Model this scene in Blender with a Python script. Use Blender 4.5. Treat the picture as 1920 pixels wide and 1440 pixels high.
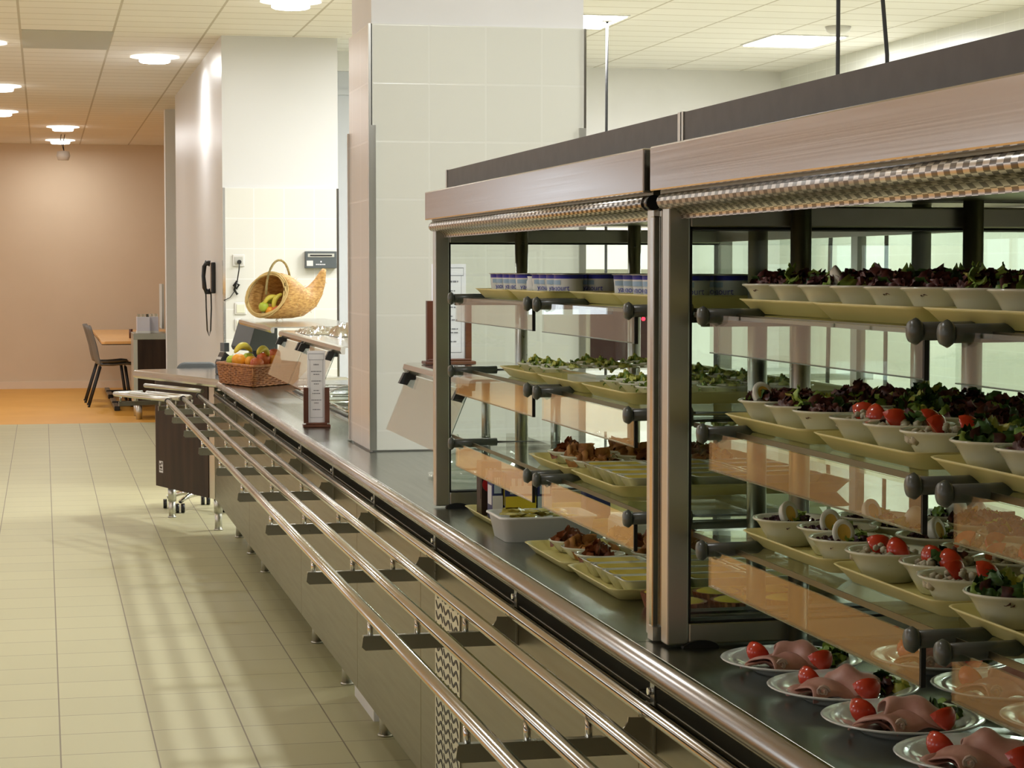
import bpy, bmesh, math, random
from mathutils import Vector, Matrix
random.seed(7)
PI = math.pi
sc = bpy.context.scene
for o in list(bpy.data.objects): bpy.data.objects.remove(o)

# ---------------------------------------------------------------- camera, world, lights, exposure
FPX = 3950.0
phi = math.atan(215/FPX); th = math.atan(880/FPX*math.cos(phi))
cd = bpy.data.cameras.new('camera'); cam = bpy.data.objects.new('camera', cd)
sc.collection.objects.link(cam); sc.camera = cam
cd.sensor_width = 36; cd.lens = FPX/1920*36; cd.clip_start = .05; cd.clip_end = 200
cam.location = (0, 0, 1.5); cam.rotation_euler = (PI/2-phi, 0, -th)
w = bpy.data.worlds.new('world'); sc.world = w; w.use_nodes = True
w.node_tree.nodes['Background'].inputs[0].default_value = (.90, .95, 1, 1)
w.node_tree.nodes['Background'].inputs[1].default_value = 1.9
sc.view_settings.view_transform = 'Standard'; sc.view_settings.look = 'None'
sc.view_settings.gamma = 1; sc.view_settings.use_curve_mapping = False
sc.view_settings.exposure = 0.0
WARM = (.975, .985, 1)
COL = sc.collection
CEIL = 3.07

# ---------------------------------------------------------------- materials
def mat(name, col=(.8,.8,.8), rough=.5, metal=0., **k):
    m = bpy.data.materials.new(name); m.use_nodes = True
    b = m.node_tree.nodes['Principled BSDF']
    b.inputs['Base Color'].default_value = (*col, 1); b.inputs['Roughness'].default_value = rough
    b.inputs['Metallic'].default_value = metal
    if 'emit' in k:
        b.inputs['Emission Color'].default_value = (*k.get('ecol', WARM), 1); b.inputs['Emission Strength'].default_value = k['emit']
    if 'spec' in k: b.inputs['Specular IOR Level'].default_value = k['spec']
    if 'sss' in k: b.inputs['Subsurface Weight'].default_value = k['sss']; b.inputs['Subsurface Radius'].default_value = (.02,.01,.006)
    if 'coat' in k: b.inputs['Coat Weight'].default_value = k['coat']
    return m
def nd(m, t, **k):
    n = m.node_tree.nodes.new(t)
    for a, v in k.items(): setattr(n, a, v)
    return n
def lk(m, a, b): m.node_tree.links.new(a, b)
def coords(m, scale=(1,1,1), loc=(0,0,0), kind='Object'):
    tc = nd(m, 'ShaderNodeTexCoord'); mp = nd(m, 'ShaderNodeMapping')
    mp.inputs['Scale'].default_value = scale; mp.inputs['Location'].default_value = loc
    lk(m, tc.outputs[kind], mp.inputs[0]); return mp.outputs[0]
def noisy(m, c1, c2, scale=20, st=(1,1,1), bump=0, detail=4, lo=.35, hi=.65):
    b = m.node_tree.nodes['Principled BSDF']
    n = nd(m, 'ShaderNodeTexNoise'); n.inputs['Scale'].default_value = scale; n.inputs['Detail'].default_value = detail
    lk(m, coords(m, st), n.inputs[0])
    r = nd(m, 'ShaderNodeValToRGB'); r.color_ramp.elements[0].position = lo; r.color_ramp.elements[1].position = hi
    r.color_ramp.elements[0].color = (*c1, 1); r.color_ramp.elements[1].color = (*c2, 1)
    lk(m, n.outputs[0], r.inputs[0]); lk(m, r.outputs[0], b.inputs['Base Color'])
    if bump:
        bp = nd(m, 'ShaderNodeBump'); bp.inputs['Strength'].default_value = bump; bp.inputs['Distance'].default_value = .002
        lk(m, n.outputs[0], bp.inputs['Height']); lk(m, bp.outputs[0], b.inputs['Normal'])
    return m
def steel(name, col, rough, st=(1,1,1), amt=.06):
    m = mat(name, col, rough, 1.)
    b = m.node_tree.nodes['Principled BSDF']
    n = nd(m, 'ShaderNodeTexNoise'); n.inputs['Scale'].default_value = 60; n.inputs['Detail'].default_value = 3
    lk(m, coords(m, st), n.inputs[0])
    mr = nd(m, 'ShaderNodeMapRange'); mr.inputs[3].default_value = rough-amt; mr.inputs[4].default_value = rough+amt
    lk(m, n.outputs[0], mr.inputs[0]); lk(m, mr.outputs[0], b.inputs['Roughness'])
    return m
def tiled(name, col, grout, tx, tz, ox=0, oz=0, axis='XZ', rough=.3, mort=.004, var=.02, bricky=False):
    """square tiles in world metres laid in a plane of the object"""
    m = mat(name, col, rough); b = m.node_tree.nodes['Principled BSDF']
    tc = nd(m, 'ShaderNodeTexCoord'); sp = nd(m, 'ShaderNodeSeparateXYZ'); cb = nd(m, 'ShaderNodeCombineXYZ')
    lk(m, tc.outputs['Object'], sp.inputs[0])
    for k, (a, o) in enumerate(zip(axis, (ox, oz))):
        ad = nd(m, 'ShaderNodeMath', operation='SUBTRACT'); ad.inputs[1].default_value = o
        lk(m, sp.outputs['XYZ'.index(a)], ad.inputs[0]); lk(m, ad.outputs[0], cb.inputs[k])
    br = nd(m, 'ShaderNodeTexBrick'); br.offset = .5 if bricky else 0.
    br.inputs['Scale'].default_value = 1; br.inputs['Brick Width'].default_value = tx; br.inputs['Row Height'].default_value = tz
    br.inputs['Mortar Size'].default_value = mort; br.inputs['Mortar Smooth'].default_value = .3; br.inputs['Bias'].default_value = 0
    br.inputs['Color1'].default_value = (*col, 1); br.inputs['Color2'].default_value = (*[c*(1-var) for c in col], 1)
    br.inputs['Mortar'].default_value = (*grout, 1)
    lk(m, cb.outputs[0], br.inputs[0]); lk(m, br.outputs[0], b.inputs['Base Color'])
    bp = nd(m, 'ShaderNodeBump'); bp.inputs['Strength'].default_value = .25; bp.inputs['Distance'].default_value = .001; bp.invert = True
    lk(m, br.outputs['Fac'], bp.inputs['Height']); lk(m, bp.outputs[0], b.inputs['Normal'])
    return m
def glassmat(name, tint=(.95,.985,.96), ior=1.5, rough=0.):
    m = bpy.data.materials.new(name); m.use_nodes = True; nt = m.node_tree; nt.nodes.clear()
    o = nd(m, 'ShaderNodeOutputMaterial'); mx = nd(m, 'ShaderNodeMixShader'); t = nd(m, 'ShaderNodeBsdfTransparent')
    g = nd(m, 'ShaderNodeBsdfGlossy'); ge = nd(m, 'ShaderNodeNewGeometry'); dt = nd(m, 'ShaderNodeVectorMath', operation='DOT_PRODUCT'); ab = nd(m, 'ShaderNodeMath', operation='ABSOLUTE')
    su = nd(m, 'ShaderNodeMath', operation='SUBTRACT'); su.inputs[0].default_value = 1; pw = nd(m, 'ShaderNodeMath', operation='POWER'); pw.inputs[1].default_value = 5
    f0 = ((ior-1)/(ior+1))**2; fr = nd(m, 'ShaderNodeMath', operation='MULTIPLY_ADD'); fr.inputs[1].default_value = 1-f0; fr.inputs[2].default_value = f0
    lk(m, ge.outputs['Normal'], dt.inputs[0]); lk(m, ge.outputs['Incoming'], dt.inputs[1]); lk(m, dt.outputs['Value'], ab.inputs[0]); lk(m, ab.outputs[0], su.inputs[1]); lk(m, su.outputs[0], pw.inputs[0]); lk(m, pw.outputs[0], fr.inputs[0])
    t.inputs[0].default_value = (*tint, 1); g.inputs['Roughness'].default_value = rough; g.inputs['Color'].default_value = (1,1,1,1)
    lk(m, fr.outputs[0], mx.inputs[0]); lk(m, t.outputs[0], mx.inputs[1]); lk(m, g.outputs[0], mx.inputs[2]); lk(m, mx.outputs[0], o.inputs[0])
    return m
M = {}
M['white'] = noisy(mat('white_paint', rough=.7), (.76,.755,.73), (.79,.785,.765), 3, bump=.02)
M['gloss'] = mat('gloss_white_paint', (.68,.685,.68), .33)
M['peach'] = noisy(mat('peach_paint', rough=.75), (.70,.57,.41), (.72,.59,.43), 2)
M['leftw'] = mat('pale_paint', (.80,.765,.755), .75)
M['peach_l'] = mat('peach_light', (.80,.66,.50), .75)
M['floor'] = tiled('floor_tile', (.535,.51,.30), (.22,.185,.115), .293, .293, .037, 6.59, 'XY', rough=.5, mort=.0028, var=.05)
M['lino'] = noisy(mat('orange_lino', rough=.45), (.72,.35,.05), (.78,.40,.07), 1.5, detail=6)
M['tile_w'] = tiled('wall_tile_cream', (.73,.735,.65), (.755,.76,.68), .19, .19, 1.056, 2.3, 'XZ', rough=.25)
M['tile_side'] = tiled('wall_tile_side', (.72,.68,.64), (.78,.74,.70), .19, .19, 6.85, 2.3, 'YZ', rough=.25)
M['tile_b'] = tiled('wall_tile_block', (.72,.72,.67), (.80,.80,.78), .205, .205, 1.40, 2.05, 'XZ', rough=.25)
M['tile_k'] = tiled('wall_tile_kitchen', (.72,.73,.66), (.80,.81,.75), .2, .2, 0, 2.0, 'YZ', rough=.3)
def ceilmat(name, ox, oy):
    m = tiled(name, (.86,.84,.79), (.54,.50,.42), .6, .3, ox, oy, 'XY', rough=.85, mort=.009, var=.04)
    return m
M['ceil'] = ceilmat('ceiling_tile', .474, 14.27); M['ceil_k'] = ceilmat('ceiling_tile_kitchen', 4.21, 14.1)
M['ceilgrey'] = mat('ceiling_grille', (.50,.50,.45), .8)
M['steel'] = steel('brushed_steel', (.44,.45,.41), .3, (1,.04,1))
M['steel_top'] = steel('worktop_steel', (.345,.355,.32), .24, (1,.05,1))
M['steel_pol'] = steel('polished_steel', (.62,.61,.56), .16, (1,.05,1), .04)
M['steel_band'] = steel('fascia_steel', (.62,.60,.59), .15, (1,.02,6), .05)
M['steel_edge'] = steel('edge_steel', (.46,.44,.41), .27, (1,.05,1))
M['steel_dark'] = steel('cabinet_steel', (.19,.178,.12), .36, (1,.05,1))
M['alu'] = steel('aluminium', (.60,.60,.55), .34, (1,1,.04))
M['chrome'] = mat('chrome', (.8,.8,.8), .1, 1.)
M['grey'] = noisy(mat('graphite_panel', rough=.55), (.10,.097,.092), (.115,.112,.106), 30)
M['black'] = mat('black_rubber', (.012,.012,.012), .5)
M['blackgloss'] = mat('black_plastic', (.015,.016,.017), .25)
M['dplastic'] = mat('grey_green_plastic', (.085,.10,.09), .3)
M['chairp'] = mat('chair_shell', (.17,.165,.15), .5)
M['officep'] = mat('office_back', (.10,.11,.115), .55)
M['glass'] = glassmat('clear_glass'); M['acryl'] = glassmat('acrylic', (.93,.95,.93), 1.45)
M['pot'] = glassmat('frosted', (.90,.92,.88), 1.5, .15)
M['gedge'] = mat('glass_edge', (.05,.12,.09), .15)
M['darkwood'] = noisy(mat('dark_wood', rough=.55, spec=.25), (.020,.010,.005), (.045,.024,.012), 14, (1,1,.12))
M['holder'] = noisy(mat('mahogany', rough=.4), (.075,.02,.008), (.13,.038,.015), 20, (1,1,.2))
M['tablew'] = noisy(mat('orange_beech', rough=.3), (.72,.38,.12), (.80,.45,.16), 4, (.3,2,1))
M['tray'] = noisy(mat('cream_tray', rough=.38), (.74,.66,.25), (.80,.71,.29), 9)
M['bowl'] = mat('cream_china', (.74,.75,.60), .18, coat=.4)
M['plate'] = mat('white_china', (.76,.79,.76), .12, coat=.5)
M['tub'] = mat('white_plastic_tub', (.86,.87,.84), .35)
M['paper'] = mat('white_paper', (.78,.77,.80), .7)
M['ink'] = mat('grey_ink', (.22,.22,.25), .8)
M['redleaf'] = noisy(mat('red_lettuce', rough=.45), (.05,.012,.012), (.17,.05,.035), 60)
M['greenleaf'] = noisy(mat('green_lettuce', rough=.45), (.16,.30,.03), (.38,.50,.10), 50)
M['darkleaf'] = noisy(mat('dark_green_leaf', rough=.45), (.025,.07,.012), (.07,.15,.03), 60)
M['yleaf'] = noisy(mat('yellow_leaf', rough=.5), (.52,.54,.08), (.72,.74,.22), 50)
M['crate'] = mat('pale_crate', (.66,.66,.75), .3)
M['beet'] = noisy(mat('beetroot', rough=.4), (.018,.005,.009), (.07,.012,.022), 80)
M['tomato'] = mat('tomato', (.62,.045,.015), .22, coat=.4)
M['tomflesh'] = noisy(mat('tomato_flesh', rough=.3), (.62,.12,.04), (.75,.24,.10), 60)
M['eggw'] = mat('egg_white', (.80,.80,.70), .3); M['eggy'] = mat('egg_yolk', (.78,.52,.10), .6)
M['rice'] = noisy(mat('rice_salad', rough=.6), (.38,.34,.22), (.62,.58,.44), 160)
M['ham'] = noisy(mat('ham', rough=.45), (.50,.24,.19), (.64,.36,.29), 25)
M['hamfat'] = mat('ham_fat', (.68,.50,.42), .4)
M['custard'] = noisy(mat('custard', rough=.65, spec=.15), (.55,.43,.05), (.66,.54,.10), 12)
M['pastry'] = noisy(mat('pastry', rough=.6), (.27,.10,.02), (.55,.27,.07), 35, bump=.6)
M['pasted'] = noisy(mat('pastry_dark', rough=.5), (.16,.045,.015), (.32,.10,.03), 35, bump=.6)
M['cream_wh'] = mat('yoghurt_white', (.78,.80,.78), .35)
M['yblue'] = mat('label_blue', (.025,.035,.42), .4); M['ylblue'] = mat('label_light_blue', (.35,.52,.70), .4)
M['ygreen'] = mat('label_green', (.45,.62,.03), .4); M['foil'] = mat('foil_lid', (.52,.53,.50), .3, .9)
M['carton'] = mat('carton_navy', (.015,.025,.14), .45); M['cartonbr'] = mat('carton_brown', (.04,.02,.012), .45)
M['cyan'] = mat('carton_pale', (.45,.55,.68), .5); M['yellow'] = mat('sachet_yellow', (.66,.52,.03), .35)
M['sachet'] = noisy(mat('sachets', rough=.25), (.35,.27,.02), (.75,.65,.20), 30)
M['red'] = mat('red_plastic', (.5,.02,.015), .4); M['greenb'] = mat('green_bottle', (.0,.30,.13), .1)
M['wick'] = noisy(mat('wicker', rough=.6), (.42,.20,.045), (.70,.42,.13), 40, (1,1,3), bump=.5)
M['wick2'] = noisy(mat('basket_wicker', rough=.55), (.24,.08,.02), (.48,.20,.06), 50, bump=.5)
M['rope'] = noisy(mat('twisted_handle', rough=.6), (.26,.20,.07), (.42,.33,.13), 60)
M['straw'] = mat('loose_straw', (.68,.50,.20), .6)
M['orange'] = noisy(mat('orange_fruit', rough=.45), (.80,.30,.02), (.85,.38,.03), 60, bump=.2)
M['gapple'] = mat('green_apple', (.42,.52,.05), .3); M['rapple'] = noisy(mat('red_apple', rough=.3), (.50,.05,.02), (.70,.20,.06), 12)
M['banana'] = noisy(mat('banana', rough=.45), (.66,.52,.05), (.58,.58,.09), 12)
M['device'] = mat('device_grey', (.085,.10,.105), .4); M['socketw'] = mat('socket_white', (.70,.69,.66), .4)
M['lamp'] = mat('lamp_diffuser', (1,1,1), .4, emit=16, ecol=(1,.98,.92)); M['lampring'] = mat('lamp_glass_ring', (.9,.9,.85), .3, emit=1.1, ecol=(1,.99,.94))
M['panelamp'] = mat('panel_diffuser', (1,1,1), .4, emit=9, ecol=(1,.99,.93))
M['redled'] = mat('red_led', (.6,0,0), .4, emit=4, ecol=(1,.02,.05))
M['door'] = mat('door_paint', (.56,.58,.61), .5)
def blindmat():
    m = steel('perforated_blind', (.62,.60,.56), .3)
    b = m.node_tree.nodes['Principled BSDF']
    ck = nd(m, 'ShaderNodeTexChecker'); ck.inputs['Scale'].default_value = 1
    ck.inputs[1].default_value = (.66,.64,.60,1); ck.inputs[2].default_value = (.20,.19,.175,1)
    lk(m, coords(m, (150,62,150)), ck.inputs[0]); lk(m, ck.outputs[0], b.inputs['Base Color']); return m
M['blind'] = blindmat()
def screenm():
    m = mat('dark_oven', (.03,.01,.01), .2); return m
M['oven'] = screenm()

# ---------------------------------------------------------------- mesh helpers
class MB:
    def __init__(s): s.bm = bmesh.new(); s.mi = 0
    def _tag(s, fs, mi):
        for f in fs: f.material_index = s.mi if mi is None else mi
    def box(s, x0, x1, y0, y1, z0, z1, mi=None, mtx=None):
        v = [s.bm.verts.new((x, y, z)) for x in (x0, x1) for y in (y0, y1) for z in (z0, z1)]
        if mtx is not None:
            for q in v: q.co = mtx @ q.co
        fs = [s.bm.faces.new([v[i] for i in q]) for q in ((0,1,3,2),(4,6,7,5),(0,4,5,1),(2,3,7,6),(0,2,6,4),(1,5,7,3))]
        s._tag(fs, mi); return v
    def prism(s, pts, a0, a1, axis='y', mi=None, smooth=False):
        """closed outline pts (2d) extruded along axis"""
        def P(p, a): return (p[0], a, p[1]) if axis == 'y' else ((a, p[0], p[1]) if axis == 'x' else (p[0], p[1], a))
        A = [s.bm.verts.new(P(p, a0)) for p in pts]; B = [s.bm.verts.new(P(p, a1)) for p in pts]
        n = len(pts); fs = [s.bm.faces.new((A[i], A[(i+1)%n], B[(i+1)%n], B[i])) for i in range(n)]
        if smooth:
            for f in fs: f.smooth = True
        fs += [s.bm.faces.new(A[::-1]), s.bm.faces.new(B)]; s._tag(fs, mi)
    def tube(s, pts, r, seg=10, mi=None, cap=True, rs=None, closed=False):
        pts = [Vector(p) for p in pts]; rings = []; n = len(pts)
        for i, p in enumerate(pts):
            if closed: t = (pts[(i+1)%n]-pts[i-1])
            else: t = (pts[min(i+1, n-1)]-pts[max(i-1, 0)])
            t.normalize()
            up = Vector((0,0,1)) if abs(t.z) < .9 else Vector((0,1,0))
            a = t.cross(up).normalized(); b = a.cross(t)
            rr = rs[i] if rs else r
            rings.append([s.bm.verts.new(p+a*math.cos(2*PI*k/seg)*rr+b*math.sin(2*PI*k/seg)*rr) for k in range(seg)])
        fs = []
        for i in range(n if closed else n-1):
            A = rings[i]; B = rings[(i+1)%n]
            for k in range(seg):
                f = s.bm.faces.new((A[k], A[(k+1)%seg], B[(k+1)%seg], B[k])); f.smooth = True; fs.append(f)
        if cap and not closed:
            fs += [s.bm.faces.new(rings[0][::-1]), s.bm.faces.new(rings[-1])]
        s._tag(fs, mi)
    def cyl(s, c, r, h, seg=20, mi=None, r2=None, axis='z'):
        c = Vector(c); d = {'x': Vector((h,0,0)), 'y': Vector((0,h,0)), 'z': Vector((0,0,h))}[axis]
        s.tube([c, c+d], r, seg, mi, rs=[r, r if r2 is None else r2])
    def lathe(s, prof, c=(0,0,0), seg=32, mi=None, closed=False, mtx=None, sx=1, sy=1, mis=None):
        rings = []; c = Vector(c)
        for (r, z) in prof:
            if r < 1e-6: rings.append([s.bm.verts.new(c+Vector((0,0,z)))])
            else: rings.append([s.bm.verts.new(c+Vector((r*sx*math.cos(2*PI*k/seg), r*sy*math.sin(2*PI*k/seg), z))) for k in range(seg)])
        if mtx is not None:
            for R in rings:
                for v in R: v.co = mtx @ v.co
        fs = []
        for i in range(len(rings)-1):
            A, B = rings[i], rings[i+1]; loc = []
            for k in range(seg):
                k2 = (k+1) % seg
                if len(A) == 1 and len(B) == 1: continue
                if len(A) == 1: f = s.bm.faces.new((A[0], B[k2], B[k]))
                elif len(B) == 1: f = s.bm.faces.new((A[k], A[k2], B[0]))
                else: f = s.bm.faces.new((A[k], A[k2], B[k2], B[k]))
                f.smooth = True; loc.append(f)
            s._tag(loc, mis[i] if mis else mi); fs += loc
        return fs
    def ball(s, c, r, seg=14, mi=None, sc3=(1,1,1), mtx=None):
        n = seg//2; prof = [(r*math.sin(PI*i/n), -r*math.cos(PI*i/n)*sc3[2]) for i in range(n+1)]
        prof[0] = (0, prof[0][1]); prof[-1] = (0, prof[-1][1])
        s.lathe(prof, c, seg, mi, mtx=mtx, sx=sc3[0], sy=sc3[1])
    def sheet(s, f, nu, nv, mi=None):
        g = [[s.bm.verts.new(f(u/nu, v/nv)) for v in range(nv+1)] for u in range(nu+1)]
        fs = []
        for u in range(nu):
            for v in range(nv):
                q = s.bm.faces.new((g[u][v], g[u+1][v], g[u+1][v+1], g[u][v+1])); q.smooth = True; fs.append(q)
        s._tag(fs, mi)
    def build(s, name, mats, parent=None, bevel=0, solid=0):
        me = bpy.data.meshes.new(name); bmesh.ops.recalc_face_normals(s.bm, faces=s.bm.faces)
        s.bm.to_mesh(me); s.bm.free()
        if not isinstance(mats, (list, tuple)): mats = [mats]
        for m in mats: me.materials.append(M[m] if isinstance(m, str) else m)
        o = bpy.data.objects.new(name, me); COL.objects.link(o)
        if parent: o.parent = parent
        if bevel:
            b = o.modifiers.new('bevel', 'BEVEL'); b.width = bevel; b.segments = 2; b.limit_method = 'ANGLE'; b.angle_limit = .7
        if solid:
            b = o.modifiers.new('solid', 'SOLIDIFY'); b.thickness = solid
        return o
def tag(o, label, cat, group=None, kind=None):
    o['label'] = label; o['category'] = cat
    if group: o['group'] = group
    if kind: o['kind'] = kind
    return o
def empty(name, loc=(0,0,0), rz=0, label=None, cat=None, group=None):
    o = bpy.data.objects.new(name, None); COL.objects.link(o); o.location = loc; o.rotation_euler = (0,0,rz); o.empty_display_size = .05
    if label: tag(o, label, cat, group)
    return o
def struct(o): o['kind'] = 'structure'; return o
def dup(root, loc, rz=0, label=None, group=None):
    r = root.copy(); COL.objects.link(r); r.location = loc; r.rotation_euler = (0,0,rz)
    if label: r['label'] = label
    if group: r['group'] = group
    for ch in list(root.children):
        c = ch.copy(); COL.objects.link(c); c.parent = r
        for g in ch.children:
            d = g.copy(); COL.objects.link(d); d.parent = c
    return r
def bx(name, m, x0, x1, y0, y1, z0, z1, parent=None, bevel=0):
    b = MB(); b.box(x0, x1, y0, y1, z0, z1); return b.build(name, m, parent, bevel)
ORD = ['first', 'second', 'third', 'fourth', 'fifth', 'sixth', 'seventh', 'eighth', 'ninth', 'tenth']

# ---------------------------------------------------------------- the room
struct(bx('floor', 'floor', -1.0, 6, -5, 20.9, -.05, 0))
b = MB(); b.box(-6, -1.0, -5, 20.9, -.05, 0); b.box(-6, 4, 20.9, 27.3, -.05, 0); struct(b.build('floor', 'lino'))
struct(bx('ceiling', 'ceil', -6, 2.0, -5, 27.3, CEIL, CEIL+.06)); struct(bx('ceiling', 'ceil_k', 2.0, 6, -5, 16.2, CEIL, CEIL+.06))
struct(bx('ceiling', 'ceil', 2.0, 4, 16.2, 27.3, CEIL, CEIL+.06))
struct(bx('wall_far', 'peach', -1.2, 4, 27.15, 27.35, 0, CEIL))
b = MB(); b.box(-6, -5.5, 27.15, 27.35, 0, CEIL); b.box(-5.5, -4.3, 27.15, 27.35, 0, .9); b.box(-5.5, -4.3, 27.15, 27.35, 2.85, CEIL); b.box(-4.3, -1.2, 27.15, 27.35, 0, CEIL); struct(b.build('wall_far', 'leftw'))
b = MB(); b.box(-5.5,-5.44,27.2,27.26,.9,2.85); b.box(-4.36,-4.3,27.2,27.26,.9,2.85); b.box(-4.96,-4.84,27.2,27.26,.9,2.85); struct(b.build('window_9', 'white'))
struct(bx('baseboard_far', 'peach_l', -6, 4, 27.13, 27.15, 0, .09))
struct(bx('wall_back', 'leftw', -6, 6, -5.1, -5, 0, CEIL))
struct(bx('wall_dining', 'peach', 3.9, 4, 16.2, 27.15, 0, CEIL))
# block with the telephone, its tiled face and the pillars
b = MB(); b.box(1.19, 1.975, 14.35, 19.43, 0, CEIL); struct(b.build('wall_partition', 'gloss'))
struct(bx('wall_partition_tile', 'tile_b', 1.205, 1.965, 14.335, 14.35, .0, 2.05))
struct(bx('trim_1', 'chrome', 1.188, 1.206, 14.333, 14.36, .0, 2.05)); struct(bx('trim_2', 'chrome', 1.963, 1.978, 14.333, 14.36, .0, 2.05))
struct(bx('wall_stub', 'white', 1.19, 1.7, 21.05, 21.25, 0, CEIL))
# pillar beside the counter
b = MB(); b.box(1.056, 1.77, 6.86, 7.30, 0, CEIL); struct(b.build('wall_pillar', 'white'))
b = MB(); b.box(1.053, 1.773, 6.85, 6.86, .905, 2.3); struct(b.build('wall_pillar_tile', 'tile_w'))
b = MB(); b.box(1.046, 1.056, 6.85, 7.31, .905, 2.3); struct(b.build('wall_pillar_tile_side', 'tile_side'))
struct(bx('trim_3', 'alu', 1.044, 1.052, 6.846, 6.86, .905, 2.3)); struct(bx('trim_4', 'chrome', 1.768, 1.776, 6.842, 6.86, .905, 2.3))
struct(bx('trim_5', 'alu', 1.043, 1.066, 6.838, 6.85, .905, 1.97)); struct(bx('trim_6', 'alu', 1.752, 1.775, 6.838, 6.85, .905, 1.97))
struct(bx('trim_7', 'chrome', 1.040, 1.048, 7.30, 7.315, .905, 1.97))
# kitchen walls
struct(bx('wall_kitchen_back', 'white', 1.975, 6, 16.0, 16.15, 0, CEIL))
struct(bx('wall_right', 'tile_k', 5.75, 5.9, -5, 16.0, 0, CEIL))
b = MB(); b.box(1.975, 3.1, 15.2, 15.3, 2.93, CEIL); struct(b.build('wall_lintel', 'white'))
b = MB(); b.box(1.98, 2.9, 15.24, 15.3, 0, 2.93); b.box(1.98, 2.9, 15.22, 15.24, 2.76, 2.80); struct(b.build('door_1', 'door'))
# left wall with windows and their frames
WY = [(-3,-1),(1,3),(4.5,6.5),(8,10),(11.5,13.5),(15,17),(18.5,20.5),(22.5,24.5)]
b = MB(); b.box(-6.15, -6, -5, 27.15, 0, .9); b.box(-6.15, -6, -5, 27.15, 2.5, CEIL); y = -5
for (a, c) in WY: b.box(-6.15, -6, y, a, .9, 2.5); y = c
b.box(-6.15, -6, y, 27.15, .9, 2.5); struct(b.build('wall_left', 'leftw'))
for i, (a, c) in enumerate(WY):
    b = MB()
    for (y0, y1) in ((a, a+.05), (c-.05, c), ((a+c)/2-.03, (a+c)/2+.03)): b.box(-6.1, -6.04, y0, y1, .9, 2.5)
    b.box(-6.1, -6.04, a, c, .9, .95); b.box(-6.1, -6.04, a, c, 2.45, 2.5)
    struct(b.build('window_%d' % (i+1), 'white'))
struct(bx('ceiling_grille', 'ceilgrey', -.118, .474, 14.27, 15.42, CEIL-.004, CEIL+.01))

# ---------------------------------------------------------------- lamps
def lamp_light(name, loc, size, power, shape='DISK', sy=None, col=WARM, spread=None):
    l = bpy.data.lights.new(name, 'AREA'); l.shape = shape; l.size = size; l.energy = power; l.color = col
    if sy: l.size_y = sy
    if spread: l.spread = spread
    o = bpy.data.objects.new(name, l); COL.objects.link(o); o.location = loc; return o
def downlight_proto():
    r = empty('ceiling_light', (0,0,0), 0, 'x', 'ceiling light')
    b = MB(); b.lathe([(.10,0),(.175,-.004),(.18,-.012),(.11,-.022),(.10,-.018)], seg=32); b.build('glass_ring', 'lampring', r)
    b = MB(); b.lathe([(0,-.05),(.10,-.05),(.112,-.044),(.115,-.012),(0,-.012)], seg=32); b.build('diffuser', 'lamp', r)
    return r
DL = [(1.432,12.387,'round ceiling lamp cut by the top edge, left of the tiled pillar',26), (.824,15.834,'round ceiling lamp nearest the white telephone wall',15),
      (-.337,18.632,'upper of the two round ceiling lamps cut by the left edge',16), (-.395,21.63,'lower of the two round ceiling lamps cut by the left edge',18),
      (.236,23.811,'round ceiling lamp over the far orange floor, before the last one',20), (.227,26.259,'farthest round ceiling lamp, close to the peach wall',12)]
OFF = [(1.42,8.95,40),(1.42,5.2,36),(-.4,15.1,4),(-.4,11.3,6),(-.4,7.6,9),(-.4,3.6,9),(-3.2,10,26),(-3.2,16,20),(-3.2,22.5,40),(-3.2,4,24)]
dl = downlight_proto(); first = True
for (x, y, lab, p) in DL:
    o = dl if first else dup(dl, (0,0,0)); first = False
    o.location = (x, y, CEIL); o['label'] = lab; o['group'] = 'round ceiling lamps'
    lamp_light('lamp', (x, y, CEIL-.07), .22, p)
for (x, y, p) in OFF:
    o = dup(dl, (x, y, CEIL), 0, 'round ceiling lamp outside the picture', 'round ceiling lamps outside the picture'); lamp_light('lamp', (x, y, CEIL-.07), .22, p)
def panel(x, y, lab, p, sx=.5, sy=.66):
    r = empty('ceiling_light', (x, y, CEIL), 0, lab, 'ceiling light')
    b = MB(); b.box(-sx/2-.015, sx/2+.015, -sy/2-.015, sy/2+.015, -.008, .0); b.build('frame', 'white', r)
    b = MB(); b.box(-sx/2, sx/2, -sy/2, sy/2, -.014, -.008); b.build('diffuser', 'panelamp', r)
    lamp_light('lamp', (x, y, CEIL-.03), sx, p, 'RECTANGLE', sy, (.985,.985,1)); return r
panel(5.05, 13.8, 'rectangular light panel in the kitchen ceiling, glowing white', 45)
for (x, y, p) in ((3.3,13.0,66),(3.3,9.4,30),(3.3,6,24),(3.3,2.6,9),(5.25,10.4,58)): panel(x, y, 'rectangular kitchen light panel outside the picture', p)['group'] = 'kitchen light panels outside the picture'
panel(2.3, 12.9, 'rectangular kitchen light panel hidden behind the tiled pillar', 7)
# small surface smoke detector
b = MB(); b.lathe([(0,-.045),(.05,-.045),(.075,-.03),(.085,0),(0,0)], (5.05,12.97,CEIL), 24)
tag(b.build('smoke_detector', 'socketw'), 'small round white smoke detector on kitchen ceiling by the light panel', 'smoke detector')
r = empty('smoke_detector', (.25,25.2,CEIL), 0, 'small cream detector hanging on thin wires below the far ceiling lamps', 'smoke detector')
b = MB(); b.lathe([(0,-.30),(.06,-.30),(.08,-.25),(.07,-.20),(0,-.19)], seg=18); b.build('body', 'socketw', r)
b = MB(); b.tube([(-.02,0,0),(-.03,0,-.06),(.01,0,-.2)], .004, 6); b.tube([(.02,0,0),(.0,0,-.1),(.01,0,-.2)], .004, 6); b.build('wire', 'black', r)
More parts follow.
